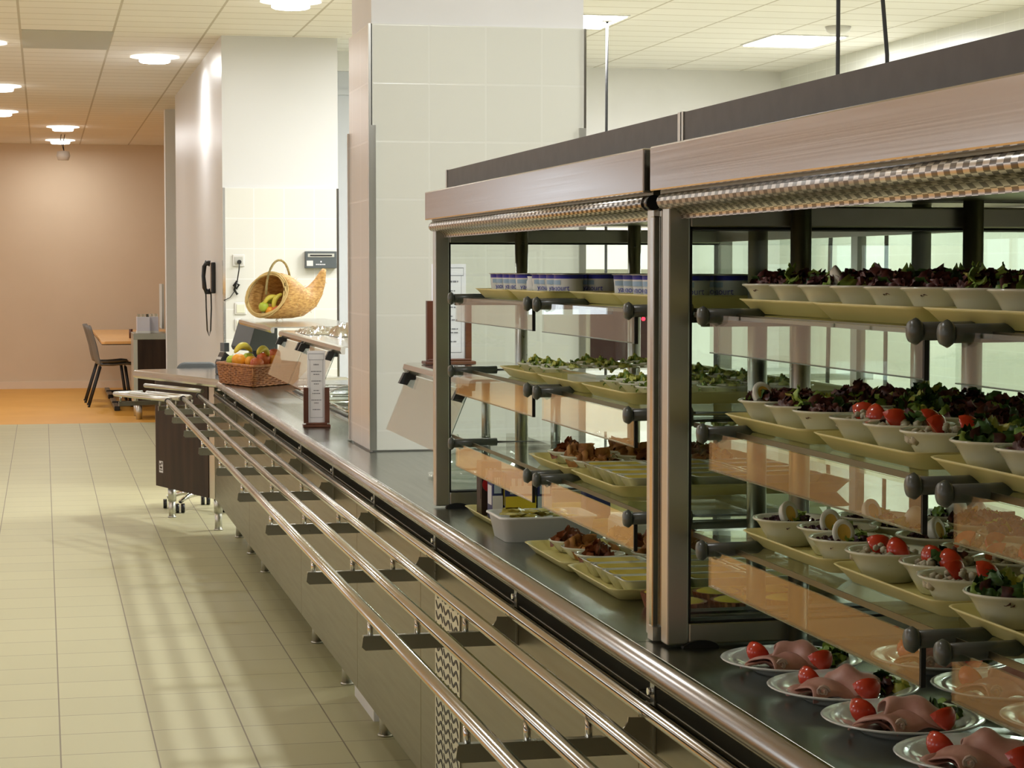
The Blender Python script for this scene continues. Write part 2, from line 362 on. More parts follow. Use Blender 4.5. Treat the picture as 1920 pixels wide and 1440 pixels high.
# hanging cables
def cable(pts, lab, plate):
    r = empty('hanging_cable', pts[0], 0, lab, 'cable'); o = Vector(pts[0])
    b = MB(); b.tube([Vector(p)-o for p in pts], .009, 8); b.build('cord', 'black', r)
    if plate: b = MB(); b.lathe([(0,-.02),(.03,-.018),(.05,0),(0,0)], seg=16); b.build('ceiling_cup', 'socketw', r)
cable([(3.475,12.87,CEIL),(3.472,12.87,2.6),(3.47,12.87,1.9),(3.47,12.87,1.462)], 'thin black cable hanging from ceiling just right of tiled pillar', True)
cable([(3.113,8,CEIL),(3.115,8,2.5),(3.115,8,2.2),(3.09,8,1.6),(3.08,8,.9)], 'left of the two black cables hanging above the near display case', False)
cable([(3.26,8,CEIL),(3.305,8,2.57),(3.325,8,2.36),(3.33,8,1.9),(3.33,8,.9)], 'right, slanting one of the two black cables above near display case', False)

# ---------------------------------------------------------------- serving counter
FX = .945                                # cabinet front
YB = 1.0; YE = 11.75
lip = [(1.75,.9),(.925,.9),(.922,.897),(.922,.862),(.94,.848),(.94,.853),(1.75,.853)]
def worktop_seg(b, y0, y1): b.prism(lip, y0, y1, 'y', smooth=False)
r = empty('serving_worktop', (0,0,0), 0, 'long brushed steel serving worktop with rolled edge, carrying the glass cases', 'worktop')
b = MB(); lip = [(min(p[0], 1.035), p[1]) for p in lip]; worktop_seg(b, YB, 3.243); worktop_seg(b, 3.246, 11.35)
for (ya, yb) in ((YB,3.243),(3.246,6.845),(7.32,11.35)): b.box(1.035,1.75,ya,yb,.853,.9)
o = b.build('slab', 'steel_top', r)
b = MB()
nose = [(.922+.021*math.cos(a), .8795+.0215*math.sin(a)) for a in [PI/2+PI*1.02*k/14 for k in range(15)]]; inn = [(.922+.018*math.cos(a), .8795+.0185*math.sin(a)) for a in [PI/2+PI*1.02*k/14 for k in range(14,-1,-1)]]
b.prism(nose+inn, YB, 11.35, 'y', smooth=True)
b.build('rolled_edge', 'steel_edge', r)

b = MB(); b.box(1.16,1.66,7.75,10.4,.9003,.903); b.build('well_surround', 'steel_pol', r)
b = MB()
for k in range(4): b.box(1.19,1.62,7.82+k*.64,8.40+k*.64,.9035,.905)
b.build('hot_well', 'grey', r)
# cabinets
seams = [1.0,3.291,5.338,6.471,7.934,9.99,12.02]
legsY = [(2.0,),(4.2,),(5.6,),(6.64,7.509),(8.378,),(10.398,11.103,11.80)]
labs = ['nearest steel base cabinet under the counter, cut by the bottom edge','steel base cabinet with wavy vent grille under the far display case',
  'narrow steel base cabinet just beyond the vented one, below the tray rails','steel base cabinet under the tiled pillar','steel base cabinet below the wooden menu holder on the worktop',
  'farthest steel base cabinet beside the dark wood cash desk']
def leg(b, x, y, ztop=.19, r=.021):
    b.cyl((x,y,.10), r+.003, ztop-.10, 16); b.cyl((x,y,0), r-.001, .11, 16); b.cyl((x,y,0), r+.004, .008, 16)
for i in range(6):
    y0, y1 = seams[i]+.0015, seams[i+1]-.0015
    rt = empty('base_cabinet', (FX, y0, 0), 0, labs[i], 'cabinet', 'steel base cabinets')
    dp = .098 if i == 3 else .7
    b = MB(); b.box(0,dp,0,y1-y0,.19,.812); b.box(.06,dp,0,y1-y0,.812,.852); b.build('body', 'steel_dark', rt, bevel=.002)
    for yy in legsY[i]:
        b = MB(); leg(b, .115, yy-y0); b.build('leg', 'alu', rt)
        if i != 3: b = MB(); leg(b, .62, yy-y0); b.build('leg', 'alu', rt)
    if i == 1:
        for (z0, z1) in ((.47,.72),(.22,.45)):
            b = MB(); b.box(-.003,0,4.80-y0,5.115-y0,z0,z1); gp = b.build('vent_grille', 'alu', rt)
            b = MB(); n = 9
            for c in range(3):
                for k in range(n):
                    zc = z0+.020+(z1-z0-.040)*k/(n-1); yc = 4.80-y0+.06+c*.098
                    pts = []
                    for q in range(9):
                        t = q/8; pts.append((yc-.042+.084*t, zc+.010*math.sin(2*PI*t)+(.5-t)*-.012))
                    outl = [(p[0], p[1]+.0035) for p in pts]+[(p[0], p[1]-.0035) for p in pts[::-1]]
                    b.prism(outl, -.0042, -.0028, 'x')
            b.build('wavy_slots', 'black', gp)
# tray rails
RX = [.64, .737, .837, .929]; RZ = .8; RR = .0125
r = empty('tray_rail', (0,0,0), 0, 'long tray slide of four steel tubes running along the counter', 'tray rail')
endY = [11.30, 11.52, 11.75, 11.75]
for k, x in enumerate(RX):
    b = MB(); b.tube([(x, YB, RZ), (x, endY[k], RZ)], RR, 16); b.build('tube', 'steel_pol', r)
for k in range(3):
    b = MB(); b.cyl((RX[k], endY[k], RZ), RR+.003, .03, 14, axis='y'); b.build('tube_sleeve', 'blackgloss', r)
for y in [2.15,3.202,4.2,5.12,6.1,7.0,7.9,8.8,9.75,10.65,11.3]:
    b = MB()
    pts = [(.625,.758),(.86,.758)]
    for q in range(1,7):
        a = q/6*PI/2; pts.append((.86+.042*math.sin(a), .758+.030*(1-math.cos(a))))
    pts += [(.944,.786),(.944,.728),(.63,.728),(.622,.735)]
    b.prism(pts, y-.002, y+.002, 'y'); b.box(.625,.86,y-.008,y+.008,.756,.759); b.box(.9415,.9445,y-.012,y+.012,.728,.84)
    br = b.build('bracket', 'steel', r)
    for k in range(3): b = MB(); b.cyl((RX[k], y, .758), .006, .030, 10); b.build('stud', 'chrome', br)
    b = MB(); b.cyl((.9415,y,.828), .006, -.008, 10, axis='x'); b.build('bolt', 'chrome', br)

# ---------------------------------------------------------------- cash desk, turned away from the counter
D = empty('cash_desk', (.945,12.04,0), math.radians(18), 'cash desk with dark wood front panel, steel top and round steel legs', 'desk')
L = .92
b = MB(); b.box(.0,.006,.004,.09,.19,.85); b.box(0,.05,L,L+.012,.19,.85); b.build('side_frame', 'alu', D)
b = MB(); b.box(-.004,.006,.09,L,.19,.85); b.build('front_panel', 'darkwood', D)
b = MB(); b.box(.006,.5,.0,L,.82,.85); b.build('carcass', 'steel_dark', D)
for (x, y) in ((.06,.10),(.06,.82),(.46,.82)): b = MB(); leg(b, x, y, .19, .022); b.build('leg', 'alu', D)
def rrect(x0, x1, y0, y1, r, n=5):
    pts = []
    for (cx, cy, a0) in ((x1-r,y1-r,0),(x0+r,y1-r,90),(x0+r,y0+r,180),(x1-r,y0+r,270)):
        for k in range(n+1):
            a = math.radians(a0+90*k/n); pts.append((cx+r*math.cos(a), cy+r*math.sin(a)))
    return pts
b = MB(); ol = [(-.18,-.62),(-.19,.80),(-.165,.84),(-.12,.86),(.5,.86),(.56,-.60)]
b.prism(ol, .853, .9, 'z'); tb = b.build('desk_top', 'steel_pol', D, bevel=.015)
b = MB(); b.box(-.022,-.015,.26,.28,.19,.2); 
# little square maker's sticker
b = MB(); b.box(-.0055,-.004,.80,.86,.275,.345, 0)
for (y0,y1,z0,z1) in ((.807,.823,.325,.34),(.832,.853,.318,.332),(.812,.835,.300,.312),(.838,.848,.30,.314),(.806,.853,.287,.293)): b.box(-.0062,-.0055,y0,y1,z0,z1,1)
b.build('sticker', ['paper','cartonbr'], D)
# its own short tray slide
T = empty('tray_rail', (.66,11.42,0), math.radians(24), 'short angled tray slide of three steel tubes in front of cash desk', 'tray rail')
for k in range(3):
    x = .0+k*.098; y0 = .0+.07*k; y1 = .70
    pts = [(x,y0,RZ),(x,y1-.04,RZ)]
    if k == 0: pts += [(x+.01,y1-.01,RZ),(x+.04,y1+.01,RZ),(x+.19,y1+.01,RZ)]
    b = MB(); b.tube(pts, RR, 14); b.build('tube', 'alu', T)
b = MB(); b.tube([(.33,.25,.825),(.33,.95,.825)], RR, 14); b.build('tube', 'alu', T)
for y in (.12,.60):
    b = MB(); b.box(-.01,.36,y-.003,y+.003,.735,.76)
    for k in range(3): b.cyl((k*.098, y, .758), .006, .03, 10)
    b.build('bracket', 'steel', T)

# ---------------------------------------------------------------- glass display cases
SH = [1.433, 1.260, 1.087]
def case(y0, y1, name_lab, cut_near=False, doors=()):
    """y0 near end, y1 far end; front plane x=.958"""
    r = empty('display_case', (.958, y0, .9), 0, name_lab, 'display case', 'refrigerated glass display cases'); Ln = y1-y0; W = .78
    z = lambda q: q-.9
    b = MB(); b.box(-.018, .0, -.0, Ln+.01, z(1.623), z(1.694)); b.build('fascia', 'steel_band', r, bevel=.003)
    b = MB(); b.box(.0, W, -.0, Ln+.01, z(1.61), z(1.694)); b.build('roof', 'steel_dark', r)
    b = MB(); b.box(.042,.075,-.0,Ln+.02,z(1.694),z(1.750)); b.build('lamp_canopy', 'grey', r)
    b = MB(); b.box(.040,.077,Ln+.02,Ln+.035,z(1.694),z(1.751)); b.build('canopy_end', 'alu', r); b = MB(); b.box(.040,.11,-.020,.0,z(1.694),z(1.751)); b.build('canopy_end', 'alu', r)
    # night blind: rolled tube and the hanging strip
    b = MB(); b.tube([(.0,.03,z(1.607)),(.0,Ln-.01,z(1.607))], .0125, 14); ro = b.build('blind_roller', 'blind', r)
    b = MB(); b.cyl((.0,.012,z(1.607)), .008, .02, 12, axis='y'); b.cyl((.0,-.004,z(1.607)), .0125, .018, 12, axis='y'); b.build('roller_end', 'blackgloss', ro)
    b = MB(); b.sheet(lambda u, v: (.006+.035*v-.02*v*v, .03+(Ln-.04)*u, z(1.597-.018*v)), 30, 4); b.build('blind_strip', 'blind', r)
    # end frames with panes
    for (ya, yb, nm) in ((0,.035,'near'),(Ln-.035,Ln,'far')):
        b = MB(); zb, zt = z(.905), z(1.60)
        b.box(0,.036,ya,yb,zb,zt); b.box(W-.036,W,ya,yb,zb,zt); b.box(.036,W-.036,ya,yb,zb,zb+.034); b.box(.036,W-.036,ya,yb,zt-.034,zt)
        f = b.build('end_frame', 'alu', r, bevel=.003)
        ym = (ya+yb)/2
        b = MB()
        for (xa, xb, za, zc) in ((.036,.0395,zb+.034,zt-.034),(W-.0395,W-.036,zb+.034,zt-.034),(.036,W-.036,zb+.034,zb+.0375),(.036,W-.036,zt-.0375,zt-.034)): b.box(xa,xb,ya+.001,yb-.001,za,zc)
        b.build('gasket', 'black', f)
        b = MB(); b.box(.037,W-.037,ym-.003,ym+.003,zb+.035,zt-.035); b.build('pane', 'glass', f)
        b = MB(); b.prism([(.055+.03*math.cos(a*PI/10), .0+.012*math.sin(a*PI/10)) for a in range(11)], ya-.006, ya+.006, 'y', ); b.build('foot', 'black', f)
    # uprights
    for yy in ((.10 if y0 > 3 else .06), Ln-.075 if y0 > 3 else Ln-.055):
        for xx in (.212,.505):
            b = MB(); b.cyl((xx,yy,0), .0165, z(1.61), 20); b.cyl((xx,yy,0), .024, .006, 20); b.build('upright', 'steel', r)
    # rear glass doors
    b = MB(); b.box(W-.045,W-.03,.036,Ln-.036,z(.905),z(.935)); b.box(W-.045,W-.03,.036,Ln-.036,z(1.57),z(1.60)); b.box(W-.045,W-.025,Ln/2-.018,Ln/2+.018,z(.935),z(1.57)); b.build('rear_frame', 'alu', r)
    b = MB(); b.box(W-.04,W-.035,.036,Ln-.036,z(.935),z(1.57)); b.build('rear_door', 'glass', r)
    # shelves and their tilting flaps
    for s in SH:
        b = MB(); b.box(.04,.66,.05,Ln-.05,z(s-.008),z(s)); so = b.build('shelf', 'glass', r)
        b = MB(); b.box(.038,.04,.05,Ln-.05,z(s-.008),z(s)); b.box(.04,.66,.10,.112,z(s-.022),z(s-.008)); b.box(.04,.66,Ln-.09,Ln-.078,z(s-.022),z(s-.008)); b.build('shelf_bearer', 'steel_dark', so)
        for (da, db) in doors:
            fl = MB(); ya, yb = da-y0, db-y0
            fl.box(.0,.004,ya,yb,z(s-.056),z(s+.0),0); fl.box(-.0003,.0043,ya,yb,z(s-.0565),z(s-.055),1)
            fo = fl.build('flap', ['glass','gedge'], r)
            hb = MB(); hb.box(.0,.006,ya-.0015,ya+.003,z(s-.057),z(s+.004)); hb.build('flap_seal', 'black', fo)
            for yy in (ya+.0, yb-.0):
                h = MB(); zz = z(s)-.002
                h.tube([(-.008,yy,zz),(.10,yy,zz+.001)], .0105, 12); h.tube([(.10,yy,zz+.001),(.30,yy,zz-.003)], .0035, 8)
                ho = h.build('flap_arm', 'dplastic', r)
                k = MB(); k.lathe([(0,-.006),(.012,-.005),(.0155,0),(.012,.007),(0,.009)], (0,0,0), 16, mtx=Matrix.Translation((-.010,yy,zz)) @ Matrix.Rotation(-PI/2,4,'Y')); k.build('arm_knob', 'dplastic', ho)
    return r
c1 = case(3.262, 5.225, 'far glass display case with yoghurts on top and desserts below', doors=((4.118,4.925),(3.37,4.035)))
c2 = case(1.15, 3.212, 'near glass display case with salad bowls, cut by the right edge', doors=((2.192,2.965),(1.45,2.108)))
# polished post between the two cases
r = empty('case_post', (.955,3.232,.905), 0, 'polished upright post between the two glass display cases', 'post')
b = MB(); b.box(-.002,.010,.012,.03,.015,.68); b.box(.010,.035,.008,.03,.0,.69); b.build('profile', 'steel_pol', r, bevel=.002)
b = MB(); b.box(-.004,.036,.0,.03,-.002,.02); b.build('shoe', 'alu', r)

# ---------------------------------------------------------------- crockery and food prototypes
HID = []
def bowl_mesh():
    b = MB(); b.lathe([(0,.0),(.031,.0),(.033,.002),(.038,.011),(.0435,.020),(.0475,.028),(.0485,.029),(.053,.0355),(.0582,.038),(.0586,.0395),(.0575,.041),(.053,.0395),(.045,.030),(.037,.013),(.031,.006),(0,.005)], seg=36)
    return b
def leafcluster(n, R, h, mats_w, size=(.016,.026), rnd=None, z0=.035):
    b = MB(); rnd = rnd or random
    R = min(R, .043) if z0 == .035 else R
    for k in range(n):
        a = rnd.random()*2*PI; q = math.sqrt(rnd.random())*R; mi = rnd.choices(range(len(mats_w)), mats_w)[0]
        c = Vector((q*math.cos(a), q*math.sin(a), z0+h*(1-(q/R)**2)*rnd.random()+.004))
        s = rnd.uniform(*size); ph = rnd.random()*6
        rot = Matrix.Rotation(rnd.random()*6.28,3,'Z') @ Matrix.Rotation(rnd.uniform(-1.1,1.1),3,'X') @ Matrix.Rotation(rnd.uniform(-.7,.7),3,'Y')
        def f(u, v):
            x = (u-.5)*s*(1-.5*v*v); y = (v-.4)*s
            z = .28*s*math.cos(3*(u-.5))+.16*s*math.sin(14*u+ph)*(.3+v)+.12*s*math.sin(10*v+ph)
            return c+rot @ Vector((x, y, z))
        b.sheet(f, 5, 5, mi)
    return b
def tomato_wedge(p, rz, tilt, r=.024, parent=None):
    b = MB(); n = 8; m = 8; mt = Matrix.Translation(p) @ Matrix.Rotation(rz,4,'Z') @ Matrix.Rotation(tilt,4,'X')
    S = [[b.bm.verts.new(mt @ Vector((r*math.sin(PI*i/n)*math.cos(-.75+1.5*j/m), r*math.sin(PI*i/n)*math.sin(-.75+1.5*j/m), -r*.9*math.cos(PI*i/n)))) for j in range(m+1)] for i in range(1,n)]
    t = b.bm.verts.new(mt @ Vector((0,0,r*.9))); q = b.bm.verts.new(mt @ Vector((0,0,-r*.9))); fs = []
    for i in range(len(S)-1):
        for j in range(m): f = b.bm.faces.new((S[i][j],S[i][j+1],S[i+1][j+1],S[i+1][j])); f.smooth = True
    for j in range(m): b.bm.faces.new((q,S[0][j+1],S[0][j])); b.bm.faces.new((S[-1][j],S[-1][j+1],t))
    for f in b.bm.faces: f.material_index = 0
    c = b.bm.verts.new(mt @ Vector((.001,0,0)))
    for side in (0, m):
        col = [q]+[S[i][side] for i in range(len(S))]+[t]
        for i in range(len(col)-1): f = b.bm.faces.new((c,col[i],col[i+1])); f.material_index = 1
    return b.build('tomato_wedge', ['tomato','tomflesh'], parent)
def egg(p, rz, tilt, parent, s=1.):
    b = MB(); mt = Matrix.Translation(p) @ Matrix.Rotation(rz,4,'Z') @ Matrix.Rotation(tilt,4,'X')
    b.lathe([(0,0),(.010*s,.0),(.0105*s,.0005),(.017*s,0),(.0175*s,-.003),(.015*s,-.011),(.009*s,-.016),(0,-.0175*s)], (0,0,0), 20, mtx=mt, sy=1.25, mis=[1,1,0,0,0,0,0])
    return b.build('egg_half', ['eggw','eggy'], parent)
def bowlroot(): 
    r = empty('salad_bowl', (0,0,0), 0, 'x', 'bowl'); bowl_mesh().build('bowl', 'bowl', r); return r
rnd = random.Random(3)
PROTO = {}
for key, wts, ng in (('redA',(.72,.10,.10,.08),0),('redB',(.62,.16,.14,.08),1),('redC',(.80,.05,.10,.05),2)):
    r = bowlroot(); o = leafcluster(44, .052, .016, wts, rnd=rnd).build('lettuce', ['redleaf','greenleaf','darkleaf','yleaf'], r)
    if ng == 1:
        b = MB(); b.sheet(lambda u, v: (-.03+.004*math.sin(9*v)+.012*(u-.5), -.02+.035*(u-.5)*(1.2-v), .040+.028*v+.004*math.sin(8*u)), 6, 6); b.build('green_leaf', 'greenleaf', r, solid=.0008)
    PROTO[key] = r
r = bowlroot(); leafcluster(40, .052, .015, (.8,.08,.08,.04), rnd=rnd).build('lettuce', ['redleaf','greenleaf','darkleaf','yleaf'], r); egg((-.02,-.022,.050), .5, 1.0, r); PROTO['redEgg'] = r
r = bowlroot(); leafcluster(46, .050, .012, (.95,.0,.05,.0), (.008,.014), rnd, .027).build('beetroot', ['beet','greenleaf','redleaf','yleaf'], r)
leafcluster(6, .02, .02, (0,1,0,0), (.016,.022), rnd, .030).build('green_leaf', ['beet','greenleaf','redleaf','yleaf'], r); egg((-.01,-.015,.048), .3, 1.25, r, .9); PROTO['beet'] = r
def rice(k):
    r = bowlroot()
    b = MB()
    for q in range(70):
        a = rnd.random()*6.28; d = math.sqrt(rnd.random())*.046; b.ball((d*math.cos(a), d*math.sin(a), .027+.022*(1-(d/.05)**2)*rnd.random()), rnd.uniform(.004,.008), 6)
    b.build('rice_salad', 'rice', r)
    for (p, rz, t) in (((.008,-.018,.042), -1.9+.3*k, .5), ((-.012,.018,.044), -1.3-.5*k, 1.0)): tomato_wedge(p, rz, t, .021, r)
    if k: leafcluster(8, .03, .01, (.5,0,.5,0), (.016,.024), rnd, .036).build('lettuce', ['redleaf','greenleaf','darkleaf','yleaf'], r)
    return r
PROTO['rice'] = rice(0); PROTO['rice2'] = rice(1)
r = bowlroot(); leafcluster(42, .052, .016, (.25,.30,.35,.10), rnd=rnd).build('lettuce', ['redleaf','greenleaf','darkleaf','yleaf'], r); PROTO['green'] = r
used = set()
def place(key, loc, rz, label, group=None, cat=None):
    p = PROTO[key]
    if key not in used:
        used.add(key); p.location = loc; p.rotation_euler = (0,0,rz); p['label'] = label
        if group: p['group'] = group
        return p
    return dup(p, loc, rz, label, group)

def tray_proto(Lx, Ly, h, m='tray'):
    b = MB(); n = 5
    lv = [(.022,0.0,0),(.006,h*.8,0),(0,h,0),(.004,h,0),(.010,h*.8,0),(.026,.0035,0)]
    rings = []
    for (ins, z, _) in lv:
        rings.append([b.bm.verts.new((p[0],p[1],z)) for p in rrect(ins, Lx-ins, ins, Ly-ins, max(.03-ins*.5,.012), n)])
    for i in range(len(rings)-1):
        A, B = rings[i], rings[i+1]
        for k in range(len(A)):
            f = b.bm.faces.new((A[k],A[(k+1)%len(A)],B[(k+1)%len(A)],B[k])); f.smooth = True
    b.bm.faces.new(rings[0][::-1]); b.bm.faces.new(rings[-1])
    return b.build('food_tray', m)
TR = tray_proto(.46, .355, .022); TRu = [False]
def tray(x, y, z, label, group, rz=0):
    if not TRu[0]: o = TR; TRu[0] = True
    else: o = TR.copy(); COL.objects.link(o)
    o.location = (x,y,z); o.rotation_euler = (0,0,rz); tag(o, label, 'tray', group); return o
lev = ['top', 'middle', 'bottom']; posn = ['far', 'middle', 'near']; rows = ['front', 'second', 'back']
# near case
T2 = [[(2.68,3.035),(2.322,2.677),(1.962,2.317)], [(2.69,3.045),(2.315,2.67),(1.935,2.29)], [(2.655,3.01),(2.285,2.64),(1.92,2.275)]]
KEYS = [[['redA','redB','redEgg'],['redC','redA','redA'],['redB','redC','redA']], [['redEgg','redB','redA'],['rice','rice2','rice'],['green','redB','rice2']], [['beet','beet','beet'],['rice','rice2','rice'],['green','rice','green']]]
FOODN = {'redA':'red leaf salad','redB':'red leaf salad with a green leaf','redC':'dark red leaf salad','redEgg':'red leaf salad with half an egg','beet':'beetroot with half an egg','rice':'rice salad with tomato wedges','rice2':'rice salad with tomato and lettuce','green':'green and red leaf salad'}
for li, s in enumerate(SH):
    for ti, (a, c) in enumerate(T2[li]):
        tray(1.018 if li == 2 or (li, ti) == (0, 0) else 1.0, a, s+.001, 'cream tray of salad bowls, %s one on the %s shelf of near case' % (posn[ti], lev[li]), 'cream trays in the near case')
        for row in range(3):
            for k in range(3):
                key = KEYS[li][ti][k]
                if row and li == 1: key = rnd.choice(['redA','redB','redC','redC','green'])
                if row and li == 2: key = rnd.choice([key, key, 'redEgg' if ti == 0 else 'rice'])
                if row and li == 0: key = rnd.choice(['redA','redB','redC'])
                y = c-.061-k*.1175; x = [1.072,1.07,1.082][li]+row*.124+(.026 if li == 2 and k == 1 and row == 0 else 0)+(rnd.uniform(0,.012) if row else 0)
                place(key, (x, y, s+.005), rnd.uniform(-.6,.6) if row == 0 else rnd.random()*6,
                      '%s bowl, %s shelf, %s tray, %s row, %s along' % (FOODN[key], lev[li], posn[ti], rows[row], ORD[k]), 'salad bowls in the near case')
# ham plates on the worktop
def plate_proto():
    r = empty('ham_plate', (0,0,0), 0, 'x', 'plate')
    b = MB(); b.lathe([(0,0),(.055,0),(.058,.003),(.080,.012),(.104,.0185),(.106,.0205),(.104,.0215),(.080,.0155),(.062,.007),(.055,.005),(0,.005)], seg=48); b.build('plate', 'plate', r); return r
def ham(r, sd):
    q = random.Random(sd)
    def fold(cx, cy, z, L1, W1, rz, amp):
        mt = Matrix.Translation((cx,cy,z)) @ Matrix.Rotation(rz,4,'Z')
        b = MB()
        def f(u, v):
            x = (u-.5)*L1*(1-.25*v); y = (v-.5)*W1; z = amp*(1-abs(2*v-1)**2)*(.6+.4*math.cos(3.2*(u-.4)))+.003*math.sin(11*u+sd)+.002*math.sin(7*v+3*u)
            return mt @ Vector((x+.006*math.sin(5*v), y+.006*math.sin(6*u), z))
        b.sheet(f, 14, 10); return b.build('ham_slice', 'ham', r, solid=.002)
    fold(-.02,-.012,.010,.095,.075,.3,.022); fold(.012,.0,.014,.085,.07,-.5,.034); fold(-.045,.01,.008,.055,.05,1.1,.012)
    b = MB(); pts = [(-.038+.009*math.cos(t*.7)*(1-t/26), -.045, .02+.009*math.sin(t*.7)*(1-t/26)) for t in range(20)]
    b.tube(pts, .0018, 6); b.build('ham_curl', 'hamfat', r)
    tomato_wedge((.02,-.048,.026), -1.2+q.uniform(-.2,.2), 1.3, .023, r); tomato_wedge((-.035,.040,.024), -2.1, .8, .022, r)
    o = leafcluster(16, .026, .018, (.1,.5,.35,.05), (.018,.028), q, .008).build('lettuce', ['redleaf','greenleaf','darkleaf','yleaf'], r); o.location = (.058,.0,0)
HP = [(1.085,2.955,'ham plate farthest along the worktop of the near case'),(1.084,2.745,'second ham plate along the worktop, with the large folded slice'),
      (1.084,2.535,'third ham plate along the worktop, tomato wedge at its front'),(1.094,2.318,'nearest ham plate, cut by the bottom right corner')]
for i, (x, y, lab) in enumerate(HP):
    p = plate_proto(); ham(p, i*3+1); p.location = (x, y, .9005); p.rotation_euler = (0,0,[.1,-.15,.25,.0][i]); p['label'] = lab; p['group'] = 'ham plates'
for k, (x, y) in enumerate([(1.31,2.92),(1.31,2.70),(1.31,2.48),(1.315,2.26),(1.10,2.09),(1.53,2.85),(1.53,2.6)]):
    p = plate_proto(); ham(p, k+20) if k < 3 else leafcluster(30, .07, .03, (.0,.5,.2,.3), (.02,.035), rnd, .01).build('lettuce', ['redleaf','greenleaf','darkleaf','yleaf'], p)
    p.location = (x, y, .9005); p['label'] = ['ham','ham','ham','lettuce','lettuce','lettuce','lettuce'][k]+' plate, %s row under the bottom shelf, %s from far end' % (['second','second','second','second','front','back','back'][k], ORD[[0,1,2,3,4,0,1][k]]); p['group'] = 'plates behind the ham plates'

# far case: yoghurts
Y = empty('yoghurt_pot', (0,0,0), 0, 'x', 'yoghurt')
b = MB()
H_ = .052
b.lathe([(0,0),(.026,0),(.0275,.002),(.0285,.012),(.0295,.034),(.0305,.043),(.031,.051),(.0325,H_)], seg=28, mis=[0,0,0,0,0,1,0]); b.build('cup', ['cream_wh','yblue'], Y)
b = MB(); b.lathe([(0,H_+.001),(.033,H_+.001),(.0345,H_),(.033,H_-.001)], seg=28); b.build('foil_lid', 'foil', Y)
b = MB()
for (a0, a1, z0, z1, mi) in ((2.0,3.2,.003,.014,0),(3.9,4.9,.002,.013,0),(3.1,4.2,.031,.040,1),(1.2,2.4,.026,.041,1)):
    n = 8; R_ = .0306
    for k in range(n):
        A, B = a0+(a1-a0)*k/n, a0+(a1-a0)*(k+1)/n; dz = .004*math.sin(PI*k/n); dz2 = .004*math.sin(PI*(k+1)/n)
        rr = lambda z: .0287+(z-.012)*.0001/.02+.00055+max(0,z-.012)*.045
        f = b.bm.faces.new([b.bm.verts.new(p) for p in ((rr(z0)*math.cos(A),rr(z0)*math.sin(A),z0),(rr(z0)*math.cos(B),rr(z0)*math.sin(B),z0),(rr(z1)*math.cos(B),rr(z1)*math.sin(B),z1+(dz2 if mi == 0 else 0)),(rr(z1)*math.cos(A),rr(z1)*math.sin(A),z1+(dz if mi == 0 else 0)))]); f.material_index = mi
b.build('printed_label', ['ygreen','ylblue'], Y)
# lettering wrapped round the cup
tc = bpy.data.curves.new('lettering', 'FONT'); tc.body = 'yaourt'; tc.size = .016; tc.align_x = 'CENTER'
to = bpy.data.objects.new('tmp', tc); COL.objects.link(to)
me = bpy.data.meshes.new_from_object(to.evaluated_get(bpy.context.evaluated_depsgraph_get())); bpy.data.objects.remove(to)
for v in me.vertices:
    a = -2.15+v.co.x/.0305; z = .019+v.co.y; R_ = .0303; v.co = (R_*math.cos(a), R_*math.sin(a), z)
me.materials.clear(); me.materials.append(M['yblue']); lo = bpy.data.objects.new('lettering', me); COL.objects.link(lo); lo.parent = Y
G = empty('glass_yoghurt_jar', (0,0,0), 0, 'x', 'yoghurt')
b = MB(); b.lathe([(0,0),(.024,0),(.027,.003),(.027,.036),(.024,.042),(.026,.047),(0,.047)], seg=22); b.build('jar', 'cream_wh', G)
PROTO['yog'] = Y; PROTO['jar'] = G
TY = [(4.50,4.855),(4.14,4.495),(3.775,4.13),(3.41,3.765)]
s = SH[0]
for ti, (a, c) in enumerate(TY):
    xx = [.985,.985,1.03,1.02][ti]
    tray(xx, a, s+.001, 'cream tray of yoghurts on top shelf of far case, %s from far end' % ORD[ti], 'cream trays in the far case')
    for row in range(4):
        for k in range(5):
            if ti == 2 and row == 0 and k < 3: continue
            key = 'jar' if (row == 0 and ti == 1 and k in (0,)) or (ti == 2 and row == 1 and k < 3) else 'yog'
            place(key, (xx+.065+row*.070, c-.045-k*.066, s+.005), rnd.uniform(-.5,.5), '%s, %s tray, %s, %s pot' % ('plain white yoghurt jar' if key == 'jar' else 'blue banded yoghurt pot with foil lid', ORD[ti], ['front row','second row','third row','back row'][row], ORD[k]), 'yoghurts on the top shelf')
# far case: middle shelf
s = SH[1]
T1 = [(4.30,4.655),(3.93,4.285),(3.56,3.915)]
for ti, (a, c) in enumerate(T1): tray(1.0, a, s+.001, 'cream tray on the middle shelf of far case, %s one' % posn[ti], 'cream trays in the far case')
def dish(nm, cat, k, col, n=18):
    r = empty(nm, (0,0,0), 0, 'x', cat)
    b = MB(); b.lathe([(0,0),(.028,0),(.032,.004),(.048,.022),(.052,.026),(.050,.027),(.045,.022),(.028,.005),(0,.005)], seg=28); b.build('saucer', 'pot' if k == 'g' else 'bowl', r)
    return r
r = dish('cheese_dish', 'dish', 'b', None); leafcluster(22, .042, .012, (0,.45,0,.55), (.015,.026), rnd, .016).build('lettuce', ['redleaf','greenleaf','darkleaf','yleaf'], r)
b = MB(); b.box(-.03,.02,-.028,-.004,.012,.03); b.box(-.02,.03,.004,.03,.012,.028); b.build('cheese_slice', 'eggw', r, bevel=.003); PROTO['cheese'] = r
for ti, (a, c) in enumerate(T1):
    for row in range(3):
        for k in range(3):
            if ti == 1 and row in (0,1): continue
            place('cheese', (1.085+row*.115, c-.065-k*.113, s+.005), rnd.random()*.8, 'cream saucer of cheese and lettuce, middle shelf, %s tray, %s row, %s' % (posn[ti], rows[row], ORD[k]), 'cheese saucers on the middle shelf')
